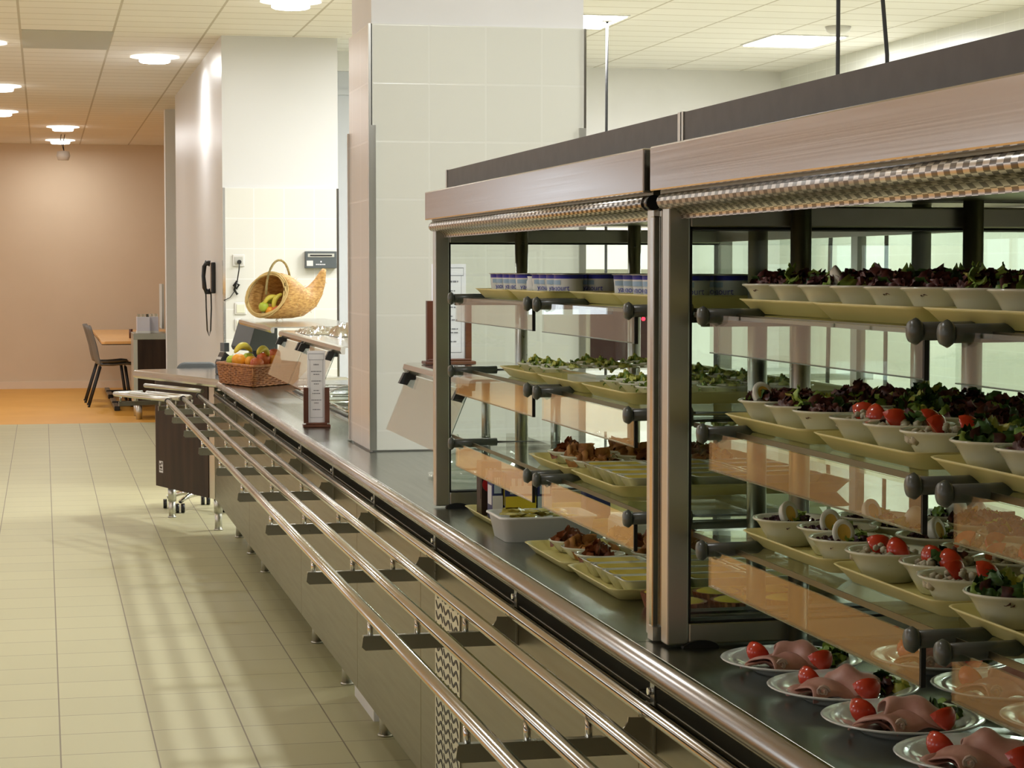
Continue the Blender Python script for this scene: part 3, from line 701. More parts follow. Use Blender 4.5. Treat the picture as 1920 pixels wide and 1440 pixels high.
r = empty('lidded_tray', (1.05,3.965,s+.006), 0, 'clear lidded plastic box on the middle shelf of far case', 'box')
b = MB(); b.box(0,.27,0,.28,0,.028); b.build('lid', 'acryl', r, bevel=.004)
b = MB(); b.box(.01,.26,.01,.27,.001,.017); b.build('filling', 'cream_wh', r)
# bottom shelf: pastries and glass dishes
s = SH[2]
def pastry(nm, m, sd):
    r = dish(nm, 'dish', 'b', None); q = random.Random(sd)
    b = leafcluster(16, .030, .022, (1,), (.028,.042), q, .014)
    b.ball((0,0,.014), .026, 12, sc3=(1.2,1,.5)); b.build('pastry', [m], r); return r
PROTO['past'] = pastry('pastry_dish', 'pastry', 4); PROTO['past2'] = pastry('pastry_dish', 'pasted', 9)
r = empty('glass_dessert_dish', (0,0,0), 0, 'x', 'dish')
b = MB(); ol = []
for (ins, z) in ((.02,0),(.004,.030),(0,.032),(.006,.032),(.022,.004)): ol.append([b.bm.verts.new((p[0],p[1],z)) for p in rrect(ins-.062,.062-ins,ins-.042,.042-ins,.014)])
for i in range(4):
    for k in range(len(ol[0])): f = b.bm.faces.new((ol[i][k],ol[i][(k+1)%len(ol[0])],ol[i+1][(k+1)%len(ol[0])],ol[i+1][k])); f.smooth = True
b.bm.faces.new(ol[0][::-1]); b.bm.faces.new(ol[-1]); b.build('dish', 'bowl', r)
b = MB(); b.box(-.049,.049,-.029,.029,.019,.031); b.build('custard', 'custard', r, bevel=.003); PROTO['cust'] = r
T0 = [(4.0,4.36),(3.63,3.99),(3.34,3.62)]
for ti, (a, c) in enumerate(((4.005,4.36),(3.64,3.995))): tray(1.0, a, s+.001, 'cream tray on the bottom shelf of far case, %s one' % ['far','near'][ti], 'cream trays in the far case')
for row in range(3):
    for k in range(3):
        place(['past2','past','past'][(row+k) % 3], (1.085+row*.118, 4.30-k*.112, s+.005), rnd.random()*3, 'brown pastry dish, bottom shelf of far case, %s row, %s from far end' % (rows[row], ORD[k]), 'pastry dishes on the bottom shelf')
for row in range(3):
    for k in range(4):
        place('cust', (1.085+row*.13, 3.945-k*.086, s+.005), rnd.uniform(-.05,.05), 'oblong custard dish, bottom shelf of far case, %s row, %s along' % (rows[row], ORD[k]), 'custard dishes on the bottom shelf')
# on the worktop inside the far case
for ti, (a, c) in enumerate(((4.0,4.355),(3.64,3.995),(3.30,3.60))):
    if ti < 2: tray(.99+.004*ti, a, .9005, 'cream tray on worktop inside far case, %s one' % ['far','near'][ti], 'cream trays in the far case')
for row in range(3):
    for k in range(3):
        place('past' if (row+k) % 2 else 'past2', (1.085+row*.118, 4.29-k*.112, .905), rnd.random()*3, 'brown pastry dish on the worktop tray, %s row, %s from far end' % (rows[row], ORD[k]), 'pastry dishes on the worktop')
for row in range(3):
    for k in range(4):
        place('cust', (1.08+row*.13, 3.94-k*.084, .905), 0, 'oblong custard dish on the worktop tray, %s row, %s along' % (rows[row], ORD[k]), 'custard dishes on the worktop')
def tart():
    r = empty('tart', (0,0,0), 0, 'x', 'tart'); b = MB(); n = 40; R0 = []; R1 = []
    for k in range(n):
        a = 2*PI*k/n; f = 1+.035*(-1)**k
        R0.append(b.bm.verts.new((.036*f*math.cos(a), .036*f*math.sin(a), 0))); R1.append(b.bm.verts.new((.044*f*math.cos(a), .044*f*math.sin(a), .026)))
    for k in range(n): b.bm.faces.new((R0[k],R0[(k+1)%n],R1[(k+1)%n],R1[k]))
    b.bm.faces.new(R0[::-1]); b.bm.faces.new(R1); b.build('crust', 'pasted', r)
    b = MB(); b.lathe([(.038,.026),(.030,.029),(0,.030)], seg=20); b.build('filling', 'custard', r); return r
PROTO['tart'] = tart()
for k, (x, y) in enumerate(((1.075,3.575),(1.17,3.57),(1.075,3.475),(1.17,3.47),(1.265,3.57),(1.265,3.47))):
    place('tart', (x, y, .9005), 0, 'small fluted brown tart near the middle post, %s of six' % ORD[k], 'fluted tarts')
# cartons and tub at the far end
def carton(x, y, rz, w, d, h, base, lab, acc):
    r = empty('carton', (x,y,.905), rz, lab, 'carton', 'drink cartons')
    b = MB(); b.box(0,w,0,d,0,h); b.build('box', base, r, bevel=.002)
    b = MB(); b.box(.0,w,-.0008,0,h*.05,h*.5, 0)
    b.box(w*.15,w*.85,-.0014,-.0004,h*.55,h*.72,1)
    for q in range(3): b.box(w*(.2+.2*q),w*(.32+.2*q),-.0018,-.0004,h*.6,h*.88,1)
    b.box(-.0008,0,d*.15,d*.85,h*.3,h*.7,0); b.build('printed_panel', [acc,'cyan'], r)
tray(1.0, 4.70, .9005, 'cream tray under the cartons at the far end of the worktop', 'cream trays in the far case')
carton(1.03,4.97,0,.05,.06,.13,'cartonbr','dark brown carton with a red disc at far corner of worktop tray','cartonbr')
b = MB(); b.cyl((.02,-.0025,.075), .018, .0018, 20, axis='y'); b.build('red_disc', 'red', [o for o in COL.objects if o.name.startswith('carton') and o.type == 'EMPTY'][-1])
carton(1.037,4.875,0,.025,.06,.115,'carton','slim blue and white carton beside the dark brown one','paper')
carton(1.066,4.865,0,.075,.05,.112,'carton','navy carton with yellow corner behind the white tub','yellow')
carton(1.145,4.865,0,.035,.05,.11,'carton','narrow navy carton right of the yellow cornered one','cyan')
carton(1.26,4.85,0,.06,.05,.12,'carton','navy carton standing apart behind the white tub','carton')
r = empty('sachet_tub', (.975,4.48,.9005), 0, 'white rectangular tub filled with yellow sachets', 'tub')
b = MB(); ol = []
for (ins, z) in ((.012,0),(.002,.05),(-.004,.052),(-.003,.056),(.004,.056),(.014,.005)): ol.append([b.bm.verts.new((p[0],p[1],z)) for p in rrect(ins,.215-ins,ins,.17-ins,.02)])
for i in range(5):
    for k in range(len(ol[0])): f = b.bm.faces.new((ol[i][k],ol[i][(k+1)%len(ol[0])],ol[i+1][(k+1)%len(ol[0])],ol[i+1][k])); f.smooth = True
b.bm.faces.new(ol[0][::-1]); b.bm.faces.new(ol[-1]); b.build('tub', 'tub', r)
b = MB()
for k in range(70):
    c = Vector((rnd.uniform(.03,.165), rnd.uniform(.03,.14), rnd.uniform(.04,.062))); rt = Matrix.Rotation(rnd.random()*6,3,'Z') @ Matrix.Rotation(rnd.uniform(-.6,.6),3,'X')
    b.sheet(lambda u, v: c+rt @ Vector(((u-.5)*.035,(v-.5)*.02,.003*math.sin(PI*u)*math.sin(PI*v))), 3, 3)
so = b.build('sachets', 'sachet', r); so['kind'] = 'stuff'
r = empty('sachet_tub', (1.235,4.42,.9005), 0, 'second white tub, right of the yellow sachets', 'tub')
b = MB(); b.box(0,.17,0,.15,0,.05); b.build('tub', 'tub', r, bevel=.012)
b = MB(); b.cyl((1.27,4.50,.967), .018, .10, 14, axis='x', r2=.012)
tag(b.build('green_bottle', 'greenb'), 'shiny green bottle lying on the second white tub', 'bottle')

# ---------------------------------------------------------------- sneeze guards
def guard(y0, y1, lab, panes, nb=1, x0=1.072, x1=1.40, z=1.215):
    r = empty('serving_shelf', (x0, y0, .9), 0, lab, 'shelf', 'raised steel serving shelves'); h = z-.9; Ln = y1-y0; W = x1-x0
    b = MB(); b.prism([(0,h-.018),(.004,h-.004),(.014,h),(W,h),(W,h-.045),(W-.004,h-.045),(W-.004,h-.006),(.02,h-.006),(.018,h-.03),(.006,h-.03)], 0, Ln, 'y'); b.build('shelf_top', 'steel_pol', r)
    for yy in (.06, Ln-.06):
        b = MB(); b.cyl((W-.08,yy,0), .014, h-.01, 14); b.build('post', 'steel', r)
    for (a, c) in panes:
        a -= y0; c -= y0
        b = MB(); b.prism([(.012,h-.035),(.016,h-.037),(-.052,.112),(-.056,.114)], a, c, 'y'); g = b.build('glass_guard', 'acryl', r)
        b = MB(); b.prism([(.0165,h-.035),(.0175,h-.037),(-.0515,.110),(-.0565,.112),(-.0565,.114),(-.052,.112)], a-.0015, a+.0015, 'y'); b.build('guard_edge', 'gedge', g)
        for yy in (a+.02, c-.05):
            b = MB(); b.prism([(.03,h-.028),(-.006,h-.028),(-.022,h-.06),(.002,h-.066),(.012,h-.05),(.03,h-.05)], yy, yy+.03, 'y'); b.build('clamp', 'black', g)
    return r
guard(5.34, 6.36, 'raised steel shelf between the far display case and tiled pillar', ((5.42,6.34),))
guard(7.75, 9.85, 'raised steel shelf beyond tiled pillar holding crumpled foil', ((8.0,8.95),(8.97,9.8)), x1=1.5)
guard(10.2, 11.9, 'farthest raised steel shelf, carrying the cornucopia basket', (), x1=1.56, z=1.222)
# crumpled foil and domes
def dome(x, y, z, R, lab):
    r = empty('clear_dome', (x,y,z), 0, lab, 'cover', 'clear domed covers')
    b = MB(); b.lathe([(R*math.cos(a*PI/20), R*.62*math.sin(a*PI/20)) for a in range(10)]+[(0,R*.62)], seg=32); b.build('cover', 'acryl', r, solid=.003)
    b = MB(); b.lathe([(R-.004,.001),(R+.012,.001),(R+.012,.006),(R-.004,.006)], seg=32); b.build('rim', 'acryl', r)
    b = MB(); b.lathe([(0,R*.62+.004),(.01,R*.62+.004),(.012,R*.62+.02),(0,R*.62+.024)], seg=14); b.build('knob', 'chrome', r)
dome(1.26,8.55,.934,.16,'clear domed cover on worktop behind the small menu holder')
dome(1.24,5.95,.905,.15,'clear domed cover under the near raised shelf, seen through far case')
dome(1.62,6.1,.905,.14,'clear domed cover farther back beside the tiled pillar')
def foil(x, y, z, sx, sy, h, lab, sd):
    q = random.Random(sd); b = MB(); n = 18; hh = [[q.random() for _ in range(n+1)] for _ in range(n+1)]
    b.sheet(lambda u, v: (x+(u-.5)*sx, y+(v-.5)*sy, z+h*max(0, math.sin(PI*u)*math.sin(PI*v))**.4*(.25+.75*hh[int(round(u*n))][int(round(v*n))])+.002), n, n)
    o = b.build('crumpled_foil', 'chrome')
    for f in o.data.polygons: f.use_smooth = False
    tag(o, lab, 'foil', 'crumpled foils')
foil(1.20,9.35,1.215,.17,.5,.035,'shiny crumpled foil, leftmost heap on the middle raised shelf',1)
foil(1.27,8.95,1.215,.14,.3,.06,'shiny crumpled foil, tall middle heap on the raised shelf',2)
foil(1.31,8.50,1.215,.14,.3,.05,'shiny crumpled foil, heap nearest the tiled pillar',5)
# gastronorm pans in the hot wells
for k in range(4):
    r = empty('steel_pan', (1.20,7.83+k*.64,.905), 0, 'shallow steel food pan in the hot counter, %s from tiled pillar' % ORD[k], 'pan', 'steel pans in the hot counter')
    b = MB(); b.box(0,.41,0,.56,0,.006); b.build('base', 'steel', r)
    b = MB(); b.tube([(0,0,.02),(.41,0,.02),(.41,.56,.02),(0,.56,.02)], .008, 8, closed=True); b.build('rim', 'chrome', r)

# ---------------------------------------------------------------- menus in wooden holders
def menu(x, y, z, w, h, post_h, lab, rz=0, base=.13, seed=1):
    r = empty('menu_holder', (x,y,z), rz, lab, 'menu', 'menus in wooden holders')
    b = MB(); b.box(-base/2-.012,base/2+.012,-.035,.035,0,.01); b.box(-base/2,base/2,-.026,.026,.01,.017); b.build('base', 'holder', r, bevel=.002)
    for s_ in (-1, 1): b = MB(); xx = s_*(w/2+.006); b.box(xx-.009,xx+.009,-.012,.012,.015,post_h); b.build('post', 'holder', r)
    b = MB(); b.box(-w/2,w/2,-.0015,.0015,.017,h); sh = b.build('menu_sheet', 'paper', r)
    b = MB(); q = random.Random(seed); f = -.0022
    m_ = .07*w; t = .0007
    for (xa, xb, za, zb) in ((-w/2+m_,w/2-m_,h-.012,h-.012+t*2),(-w/2+m_,w/2-m_,h-.035,h-.035+t*2),(-w/2+m_,-w/2+m_+t,h-.035,h-.012),(w/2-m_-t,w/2-m_,h-.035,h-.012),(w/2-m_*2,w/2-m_*2+t,.035,h-.035),(-w/2+m_*2,-w/2+m_*2+t,.035,h-.035),(-w/2+m_*2,w/2-m_*2,.035,.035+t*2)): b.box(xa,xb,f,f+.001,za,zb)
    zz = h-.055
    for g in range(6):
        for ln in range(1 if g in (0,5) else 2):
            wd = q.uniform(.25,.62)*w*(1 if g else .9); x0 = -wd/2
            while x0 < wd/2:
                l_ = q.uniform(.04,.12)*w; b.box(x0,min(x0+l_,wd/2),f,f+.001,zz,zz+(.0035 if g else .005)); x0 += l_+.02*w
            zz -= .011
        zz -= (h-.09)/6-.019 if h > .2 else .008
        if zz < .05: break
    b.build('menu_print', 'ink', sh)
    return r
menu(1.185, 6.20, 1.216, .105, .30, .19, 'tall white menu in a wooden holder on the raised shelf, behind glass', .0, .13, 2)
menu(1.012, 7.98, .9005, .068, .29, .15, 'white menu in a wooden holder on the worktop left of the pillar', math.radians(-4), .08, 4)

# ---------------------------------------------------------------- cornucopia and fruit
r = empty('cornucopia_basket', (1.285,11.42,1.224), math.radians(32), 'wicker horn basket lying open on the far raised shelf', 'basket')
path = [(-.125,0,.138,.128),(-.09,0,.134,.132),(-.03,0,.128,.124),(.04,0,.112,.104),(.10,0,.102,.080),(.155,.0,.115,.058),(.20,0,.155,.042),(.235,0,.205,.026),(.258,0,.255,.012),(.268,0,.275,.004)]
def ringed(scale, off=0):
    b = MB(); rings = []; n = 28
    for i, (x, y, z, R) in enumerate(path):
        p0 = Vector(path[max(i-1,0)][:3]); p1 = Vector(path[min(i+1,len(path)-1)][:3]); t = (p1-p0).normalized()
        if i < 3: t = Vector((.90,.22,-.36)).normalized().lerp(t, i/3).normalized()
        a = t.cross(Vector((0,1,0))).normalized(); c = a.cross(t)
        rings.append([b.bm.verts.new(Vector((x,y,z))+(a*math.cos(2*PI*k/n)*.93+c*math.sin(2*PI*k/n))*(R*scale+(.002 if k % 2 else 0))) for k in range(n)])
    for i in range(len(rings)-1):
        for k in range(n): f = b.bm.faces.new((rings[i][k],rings[i][(k+1)%n],rings[i+1][(k+1)%n],rings[i+1][k])); f.smooth = True
    return b, rings
b, rg = ringed(1.0); body = b.build('woven_body', 'wick', r, solid=-.006)
b = MB(); t = Vector((.90,.22,-.36)).normalized(); a = t.cross(Vector((0,1,0))).normalized(); c = a.cross(t); P0 = Vector((-.128,0,.138))
for q in range(9):
    o = rnd.uniform(-.012,.012); R = .128+rnd.uniform(-.008,.010)
    b.tube([P0+t*(o+.006*math.sin(3*k/28*6.28+q))+(a*math.cos(2*PI*k/28)*.95+c*math.sin(2*PI*k/28))*R for k in range(28)], .0035, 6, closed=True)
b.build('straw_rim', 'straw', r)
b = MB(); b.tube([Vector((-.135,0,.14))+Vector((.15*(1-math.cos(k/14*PI))*.55, 0, .155*math.sin(k/14*PI)+.06*k/14)) for k in range(15)], .0065, 8); b.build('handle', 'rope', r)
b = MB()
for q in range(60):
    i = rnd.randrange(1,8); x, y, z, R = path[i]; an = rnd.random()*6.28; l = .02
    p = Vector((x,0,z))+Vector((0,-abs(math.cos(an))*R*1.02,math.sin(an)*R*1.0)); b.tube([p, p+Vector((rnd.uniform(.01,.03),-.002,rnd.uniform(-.02,.02)))], .0014, 4)
b.build('loose_straws', 'straw', r)['kind'] = 'stuff'
b = MB(); b.tube([(-.14,0,.05),(-.15,0,.045),(-.165,-.01,.05)], .01, 8); b.build('knot', 'rope', r)
def banana(p, rz, ry, lab, L_=.10, m='banana', R=.015):
    b = MB(); pts = [(L_*(k/10-.5), 0, .25*L_*(1-(2*k/10-1)**2)) for k in range(11)]
    b.tube(pts, R, 10, rs=[R*.3]+[R*(.55+.45*math.sin(PI*k/10)) for k in range(1,10)]+[R*.3]); o = b.build('banana', m)
    o.location = p; o.rotation_euler = (0,ry,rz); tag(o, lab, 'fruit')
def fruit(nm, p, R, m, lab, sq=.93):
    b = MB(); b.lathe([(0,-R*sq*.9),(R*.35,-R*sq),(R*.8,-R*.6),(R,0),(R*.85,R*.55),(R*.4,R*sq*.93),(0,R*sq*.8)], (0,0,0), 20); b.tube([(0,0,R*.7),(.002,0,R*1.05)], .0015, 5)
    o = b.build(nm, m); o.location = p; tag(o, lab, 'fruit'); s_ = o.modifiers.new('s','SUBSURF'); s_.levels = 1; s_.render_levels = 2
cx, cy, cz = 1.27, 11.38, 1.224
fruit('green_apple', (cx-.115,cy-.055,cz+.075), .030, 'gapple', 'green apple in the mouth of the horn basket')
fruit('orange', (cx-.085,cy-.06,cz+.055), .026, 'orange', 'small orange low in the horn basket beside the apple')
fruit('red_apple', (cx-.055,cy-.062,cz+.063), .024, 'rapple', 'red apple low in the horn basket')
banana((cx-.075,cy-.06,cz+.105), .1, -.5, 'left banana in the horn basket', .09, R=.013)
banana((cx-.035,cy-.065,cz+.10), .2, -1.1, 'right, steeper banana in the horn basket', .10, R=.014)
banana((cx-.085,cy-.02,cz+.085), .3, -.1, 'lowest banana deep in the horn basket', .08, 'gapple', R=.014)
# rectangular wicker basket
r = empty('fruit_basket', (1.035,10.70,.9005), 0, 'low rectangular wicker basket of fruit on the far end of the worktop', 'basket')
def quad_ring(ins, z, tw=.0, wob=0):
    P = [Vector((-.128,.43,0)),Vector((0,0,0)),Vector((.26,.33,0)),Vector((.13,.76,0))]; cen = sum(P, Vector())/4
    out = []
    for i in range(4):
        A = P[i]; B = P[(i+1)%4]
        for k in range(14): q = A.lerp(B, k/14); q = q+(q-cen)*ins; out.append(Vector((q.x, q.y, z+(.0025*math.sin(k*3.3+wob) if wob else 0))))
    return out
for zi in range(11):
    pass
b = MB()
for zi in range(11): b.tube(quad_ring(.02+.010*zi*.5, .008+zi*.0095, wob=zi*PI+1), .0052, 6, closed=True)
b.build('woven_side', 'wick2', r)
b = MB(); q0 = quad_ring(.0,.0); q1 = quad_ring(.08,.10)
for k in range(0,56,2): b.tube([q0[k]+Vector((0,0,.002)), q1[k]], .004, 5)
vs = [b.bm.verts.new(v) for v in quad_ring(.0,.006)]; b.bm.faces.new(vs); b.build('stakes', 'wick2', r)
b = MB(); b.tube(quad_ring(.08,.108), .008, 8, closed=True); b.build('rim', 'wick2', r)
bxx, byy = 1.035, 10.70
FR = [('green_apple','gapple',(-.065,.42,.118),.038,'green apple at the left end of the fruit basket'),('orange','orange',(-.04,.35,.125),.040,'left orange in the fruit basket'),('orange','orange',(.02,.30,.118),.036,'middle orange in the fruit basket'),
      ('red_apple','rapple',(.04,.20,.112),.038,'front red apple in the fruit basket'),('red_apple','rapple',(.09,.36,.13),.040,'rear red apple in the fruit basket'),('orange','orange',(.15,.38,.118),.038,'orange at the right of the fruit basket'),
      ('green_apple','gapple',(.02,.45,.13),.036,'green apple at the back of the fruit basket'),('red_apple','rapple',(.155,.44,.15),.036,'highest red apple on right of fruit basket')]
for (nm, m, p, R, lab) in FR: fruit(nm, (bxx+p[0], byy+p[1], .9+p[2]), R, m, lab)
banana((bxx-.01,byy+.42,.9+.165), .8, 0, 'left banana lying over the fruit in basket', .14, 'banana', .018); banana((bxx+.08,byy+.28,.9+.155), 1.0, .1, 'right banana lying over the fruit in basket', .13, 'banana', .018)

# ---------------------------------------------------------------- behind the cash desk
r = empty('cash_register', (1.17,12.02,.9005), math.radians(20), 'dark cash register screen standing beside the far raised shelf', 'register')
b = MB(); b.prism([(-.08,.16),(-.03,.31),(-.012,.315),(.10,.31),(.10,.14),(-.07,.14)], -.10, .14, 'y'); b.build('screen', 'device', r, bevel=.004)
b = MB(); b.box(-.16,.14,-.12,.16,0,.05); b.box(-.02,.04,-.03,.03,.05,.16); b.build('base', 'blackgloss', r, bevel=.005)
b = MB(); b.prism([(-.17,.05),(.05,.05),(.05,.085),(-.15,.07)], -.11, .14, 'y'); b.build('keypad', 'socketw', r)
r = empty('card_terminal', (1.0,12.1,.9005), math.radians(18), 'small dark card terminal left of the fruit basket', 'terminal')
b = MB(); b.prism([(-.03,0),(.03,0),(.03,.11),(.0,.13),(-.03,.07)], -.03, .05, 'y'); b.build('body', 'blackgloss', r, bevel=.006)
b = MB(); b.box(-.0,.03,-.02,.04,.13,.18); b.build('card_slot', 'device', r)
b = MB(); b.box(-.022,-.01,-.02,.04,.085,.1); b.build('screen', 'socketw', r)
# office chair
r = empty('office_chair', (.97,13.05,0), 0, 'grey office chair on castors behind the cash desk', 'chair')
b = MB(); b.prism([(p[0],p[1]) for p in rrect(-.125,.125,.66,.93,.05)], .0, .03, 'y'); o = b.build('backrest', 'officep', r, bevel=.01); o.location = (-.05,.0,0)
b = MB(); b.prism(rrect(-.2,.2,.0,.42,.08), .44, .5, 'z'); b.build('seat', 'officep', r, bevel=.02)
b = MB(); b.cyl((0,.2,.09), .025, .36, 14); b.build('column', 'chrome', r)
b = MB(); b.tube([(-.05,.03,.66),(-.05,.12,.5),(0,.2,.45)], .012, 8); b.build('back_stay', 'black', r)
for k, a in enumerate((-2.3,-1.05,.2,1.46,2.72)):
    ex = Vector((.24*math.cos(a), .2+.24*math.sin(a), .07)); b = MB(); b.tube([(0,.2,.11),(ex.x*.6,.2+(ex.y-.2)*.6,.10),tuple(ex)], .014, 10, rs=[.02,.016,.013]); lo = b.build('foot', 'chrome', r)
    b = MB(); b.cyl((ex.x-.028,ex.y,.029), .029, .022, 16, axis='x'); b.cyl((ex.x+.006,ex.y,.029), .029, .022, 16, axis='x'); b.build('castor', 'blackgloss', lo)

# ---------------------------------------------------------------- on the white block
r = empty('wall_telephone', (1.19,15.02,1.33), 0, 'black wall telephone with hanging coiled cord on the white wall corner', 'telephone')
b = MB(); b.box(-.03,0,-.05,.06,.0,.22); b.build('base', 'blackgloss', r, bevel=.008)
b = MB(); b.tube([(-.035,0,.21),(-.06,0,.215),(-.075,0,.19),(-.082,0,.12),(-.075,0,.04),(-.06,0,.012),(-.035,0,.015)], .015, 10, rs=[.022,.022,.016,.014,.016,.022,.022]); b.build('handset', 'blackgloss', r)
b = MB(); n = 60; pts = []
for k in range(n+1):
    t_ = k/n; pts.append((-.05+.025*math.cos(PI*t_)*-1 if False else -.065+.03*t_+.0, 0, -.30*math.sin(PI*t_)+.0))
pts = [(-.066,0,.01),(-.064,0,-.1),(-.058,0,-.26),(-.045,0,-.30),(-.034,0,-.26),(-.028,0,-.1),(-.03,0,.01)]
b.tube(pts, .005, 8); b.build('coiled_cord', 'blackgloss', r)
r = empty('wall_socket', (1.294,14.335,1.56), 0, 'white wall socket with black plug beside the telephone', 'socket')
b = MB(); b.box(-.04,.04,-.012,0,-.04,.04); b.build('plate', 'socketw', r, bevel=.004)
b = MB(); b.box(-.028,.028,-.016,-.012,-.025,.025); b.build('insert', 'ceilgrey', r, bevel=.003)
b = MB(); b.cyl((.002,-.016,-.01), .014, -.03, 12, axis='y'); b.tube([(.002,-.04,-.01),(.0,-.04,-.06),(-.012,-.02,-.14)], .004, 6)
b.tube([(-.012,-.02,-.14),(-.035,-.02,-.17),(-.015,-.02,-.19),(.0,-.02,-.165),(-.02,-.02,-.15),(-.03,-.02,-.2),(-.01,-.02,-.23)], .009, 8); b.tube([(-.025,-.02,-.2),(-.06,-.015,-.25),(-.1,-.01,-.27)], .003, 6); b.build('plug_and_cord', 'black', r)
for k, z in enumerate((1.235,1.125)):
    r = empty('wall_switch', (1.305,14.335,z), 0, 'cream double wall switch, %s of the pair left of the horn basket' % ['upper','lower'][k], 'switch', 'cream wall switches')
    b = MB(); b.box(-.04,.04,-.01,0,-.04,.04); b.build('plate', 'socketw', r, bevel=.004); b = MB(); b.box(-.028,.028,-.014,-.01,-.03,.03); b.build('rocker', 'bowl', r, bevel=.002)
r = empty('wall_device', (1.848,14.335,1.565), 0, 'dark grey card reading box on the tiled wall behind the horn basket', 'wall device')
b = MB(); b.box(-.107,.107,-.05,0,-.058,.058); b.build('housing', 'device', r, bevel=.004)
b = MB(); b.box(-.09,.09,-.053,-.05,.018,.042); b.build('slot_surround', 'ceilgrey', r); b = MB(); b.box(-.075,.075,-.055,-.053,.024,.034); b.build('slot', 'black', r)
b = MB(); b.box(-.098,-.055,-.053,-.05,-.042,-.006); b.build('white_key', 'socketw', r)
b = MB(); b.box(-.005,.005,-.052,-.05,-.018,-.008)
for q in range(7): b.box(-.035+q*.0095,-.029+q*.0095,-.052,-.05,-.036,-.028)
b.build('small_print', 'paper', r)

# ---------------------------------------------------------------- far dining room
r = empty('service_cabinet', (.874,21.3,0), 0, 'dark wood cabinet with steel top at the edge of the orange floor', 'cabinet')
b = MB(); b.box(0,.40,0,.6,.80,.862); b.build('top', 'steel', r, bevel=.004)
b = MB(); b.box(.0,.04,0,.6,.16,.80); b.build('side_post', 'alu', r); b = MB(); b.box(.04,.40,.004,.6,.16,.80); b.build('front_panel', 'darkwood', r)
for (x, y) in ((.05,.05),(.35,.05),(.05,.55),(.35,.55)): b = MB(); b.cyl((x,y,0), .03, .16, 12, r2=.034); b.build('leg', 'alu', r)
for (k, x, y) in ((0,.97,21.45),(1,1.06,21.55)):
    r = empty('glass_crate', (x-.055,y-.1,.863), 0, ['left','right'][k]+' clear plastic crate of drinking glasses on the service cabinet', 'crate', 'crates of glasses')
    b = MB(); b.box(0,.125,0,.2,.02,.16); b.build('crate', 'crate', r); b = MB()
    for i in range(3):
        for j in range(3): b.cyl((.02+.042*i,.03+.06*j,.05), .016, .14, 10)
    b.build('glasses', 'acryl', r)
    b = MB(); b.box(-.003,.128,-.003,.203,.0,.02); b.build('crate_base', 'cream_wh', r)
struct(bx('fridge_edge', 'ceilgrey', 1.175, 1.195, 21.6, 22.1, .9, 1.35))  # small grey panel for the edge of a fridge, not a wall trim
def table(x0, x1, y0, y1, lab):
    r = empty('dining_table', ((x0+x1)/2,(y0+y1)/2,0), 0, lab, 'table', 'dining tables'); w_, d_ = (x1-x0)/2, (y1-y0)/2
    b = MB(); b.prism(rrect(-w_,w_,-d_,d_,.05), .72, .75, 'z', 0); b.build('tabletop', 'tablew', r, bevel=.004)
    b = MB(); b.prism(rrect(-w_+.003,w_-.003,-d_+.003,d_-.003,.05), .712, .722, 'z'); b.build('edge_band', 'black', r)
    for xx in (-w_*.15, w_*.15): b = MB(); b.cyl((xx,0,.05), .03, .66, 14); b.build('column', 'chairp', r)
    b = MB(); b.box(-w_*.8,w_*.8,-.05,.05,.02,.06)
    for xx in (-w_*.75, w_*.75): b.box(xx-.03,xx+.03,-d_*.7,d_*.7,.0,.05)
    b.build('foot', 'blackgloss', r, bevel=.008)
table(.59,1.9,22.35,24.48,'orange wooden dining table beside the grey chairs'); table(.59,1.9,24.5,26.65,'farther orange dining table, near the peach wall')
def chair(x, y, lab):
    r = empty('dining_chair', (x,y,0), 0, lab, 'chair', 'grey dining chairs')
    prof = [(.22,.445),(.15,.452),(.0,.44),(-.12,.44),(-.18,.47),(-.20,.54),(-.22,.65),(-.255,.78),(-.285,.88)]
    b = MB()
    def f(u, v):
        t_ = v*(len(prof)-1); i = min(int(t_), len(prof)-2); q = t_-i; px = prof[i][0]*(1-q)+prof[i+1][0]*q; pz = prof[i][1]*(1-q)+prof[i+1][1]*q
        wv = .21*(1-.35*max(0,v-.75)*4*max(0,v-.75))*(1 if v > .1 else .85+1.5*v)
        return (px+.05*(2*u-1)**2*(v > .45), (u-.5)*2*wv, pz+.02*(2*u-1)**2*(v < .5))
    b.sheet(f, 8, 16); b.build('shell', 'chairp', r, solid=.008)
    for sy in (-1,1):
        for (xa, xb) in ((.14,.20),(-.13,-.26)): b = MB(); b.tube([(xa,sy*.15,.435),(xb*.98,sy*.20,.02)], .012, 8); b.cyl((xb,sy*.20,0), .014, .02, 8); b.build('leg', 'black', r)
    b = MB(); b.tube([(.14,-.15,.432),(.14,.15,.432)], .01, 8); b.tube([(-.13,-.15,.432),(-.13,.15,.432)], .01, 8); b.build('under_frame', 'black', r)
chair(.735,23.55,'nearer of the two grey plastic chairs at the orange table'); chair(.715,24.35,'farther of the two grey plastic chairs at the orange table')
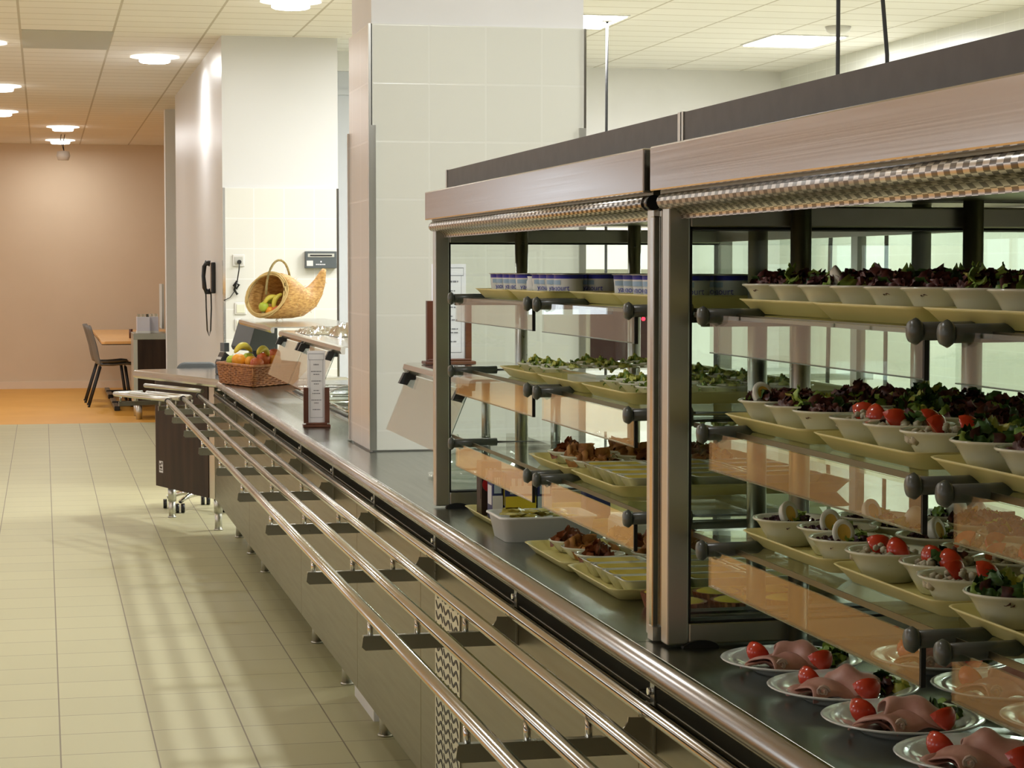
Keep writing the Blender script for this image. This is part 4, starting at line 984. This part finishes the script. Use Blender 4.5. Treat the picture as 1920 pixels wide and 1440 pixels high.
b = MB(); b.cyl((.93,23.3,.751), .02, .10, 12); tag(b.build('pepper_mill', 'holder'), 'small brown pepper mill standing on the orange table', 'pepper mill')
r = empty('cruet', (1.01,22.6,.751), 0, 'small red and white cruet on orange table near the glass crates', 'cruet')
b = MB(); b.cyl((0,0,0), .03, .05, 12); b.build('stand', 'cream_wh', r); b = MB(); b.cyl((.012,0,.05), .014, .05, 10); b.build('bottle', 'red', r)

# ---------------------------------------------------------------- kitchen behind
r = empty('kitchen_oven', (3.05,12.3,.86), 0, 'kitchen oven with dark window and red lights, seen through the far case', 'oven')
b = MB(); b.box(0,.7,0,.6,0,.60); b.build('housing', 'alu', r, bevel=.006)
b = MB(); b.box(.17,.60,-.006,0,.05,.42); b.build('window', 'oven', r)
b = MB(); b.cyl((.42,-.01,.30), .012, .008, 10, axis='y'); b.cyl((.50,-.01,.34), .012, .008, 10, axis='y'); b.build('indicator', 'redled', r)
b = MB(); b.box(.0,.10,-.004,0,.28,.35); b.build('yellow_tag', 'yellow', r)
r = empty('kitchen_table', (2.7,12.2,0), 0, 'long steel kitchen worktable behind the counter', 'table')
b = MB(); b.box(0,2.3,0,.8,.82,.86); b.build('top', 'steel', r)
for (x, y) in ((.05,.05),(2.25,.05),(.05,.75),(2.25,.75)): b = MB(); b.box(x-.02,x+.02,y-.02,y+.02,0,.82); b.build('leg', 'alu', r)
r = empty('wall_shelf', (3.3,15.6,1.5), 0, 'white cupboard with shelf line on the kitchen back wall', 'cupboard')
b = MB(); b.box(0,1.6,0,.4,0,.7); b.build('cupboard', 'white', r); b = MB(); b.box(0,1.6,-.02,0,.33,.36); b.build('shelf_edge', 'ceilgrey', r)
r = empty('knife_rack', (1.52,9.3,.905), 0, 'rack of dark handled knives with red base beside the tiled pillar', 'knife rack')
b = MB(); b.box(0,.08,0,.12,0,.09); b.build('block', 'cream_wh', r); b = MB(); b.box(-.002,.082,-.002,.122,.09,.11); b.build('red_band', 'red', r)
for k in range(3): b = MB(); b.box(.01+k*.025,.025+k*.025,.02+.03*k,.04+.03*k,.11,.2); b.build('knife_handle', 'blackgloss', r)
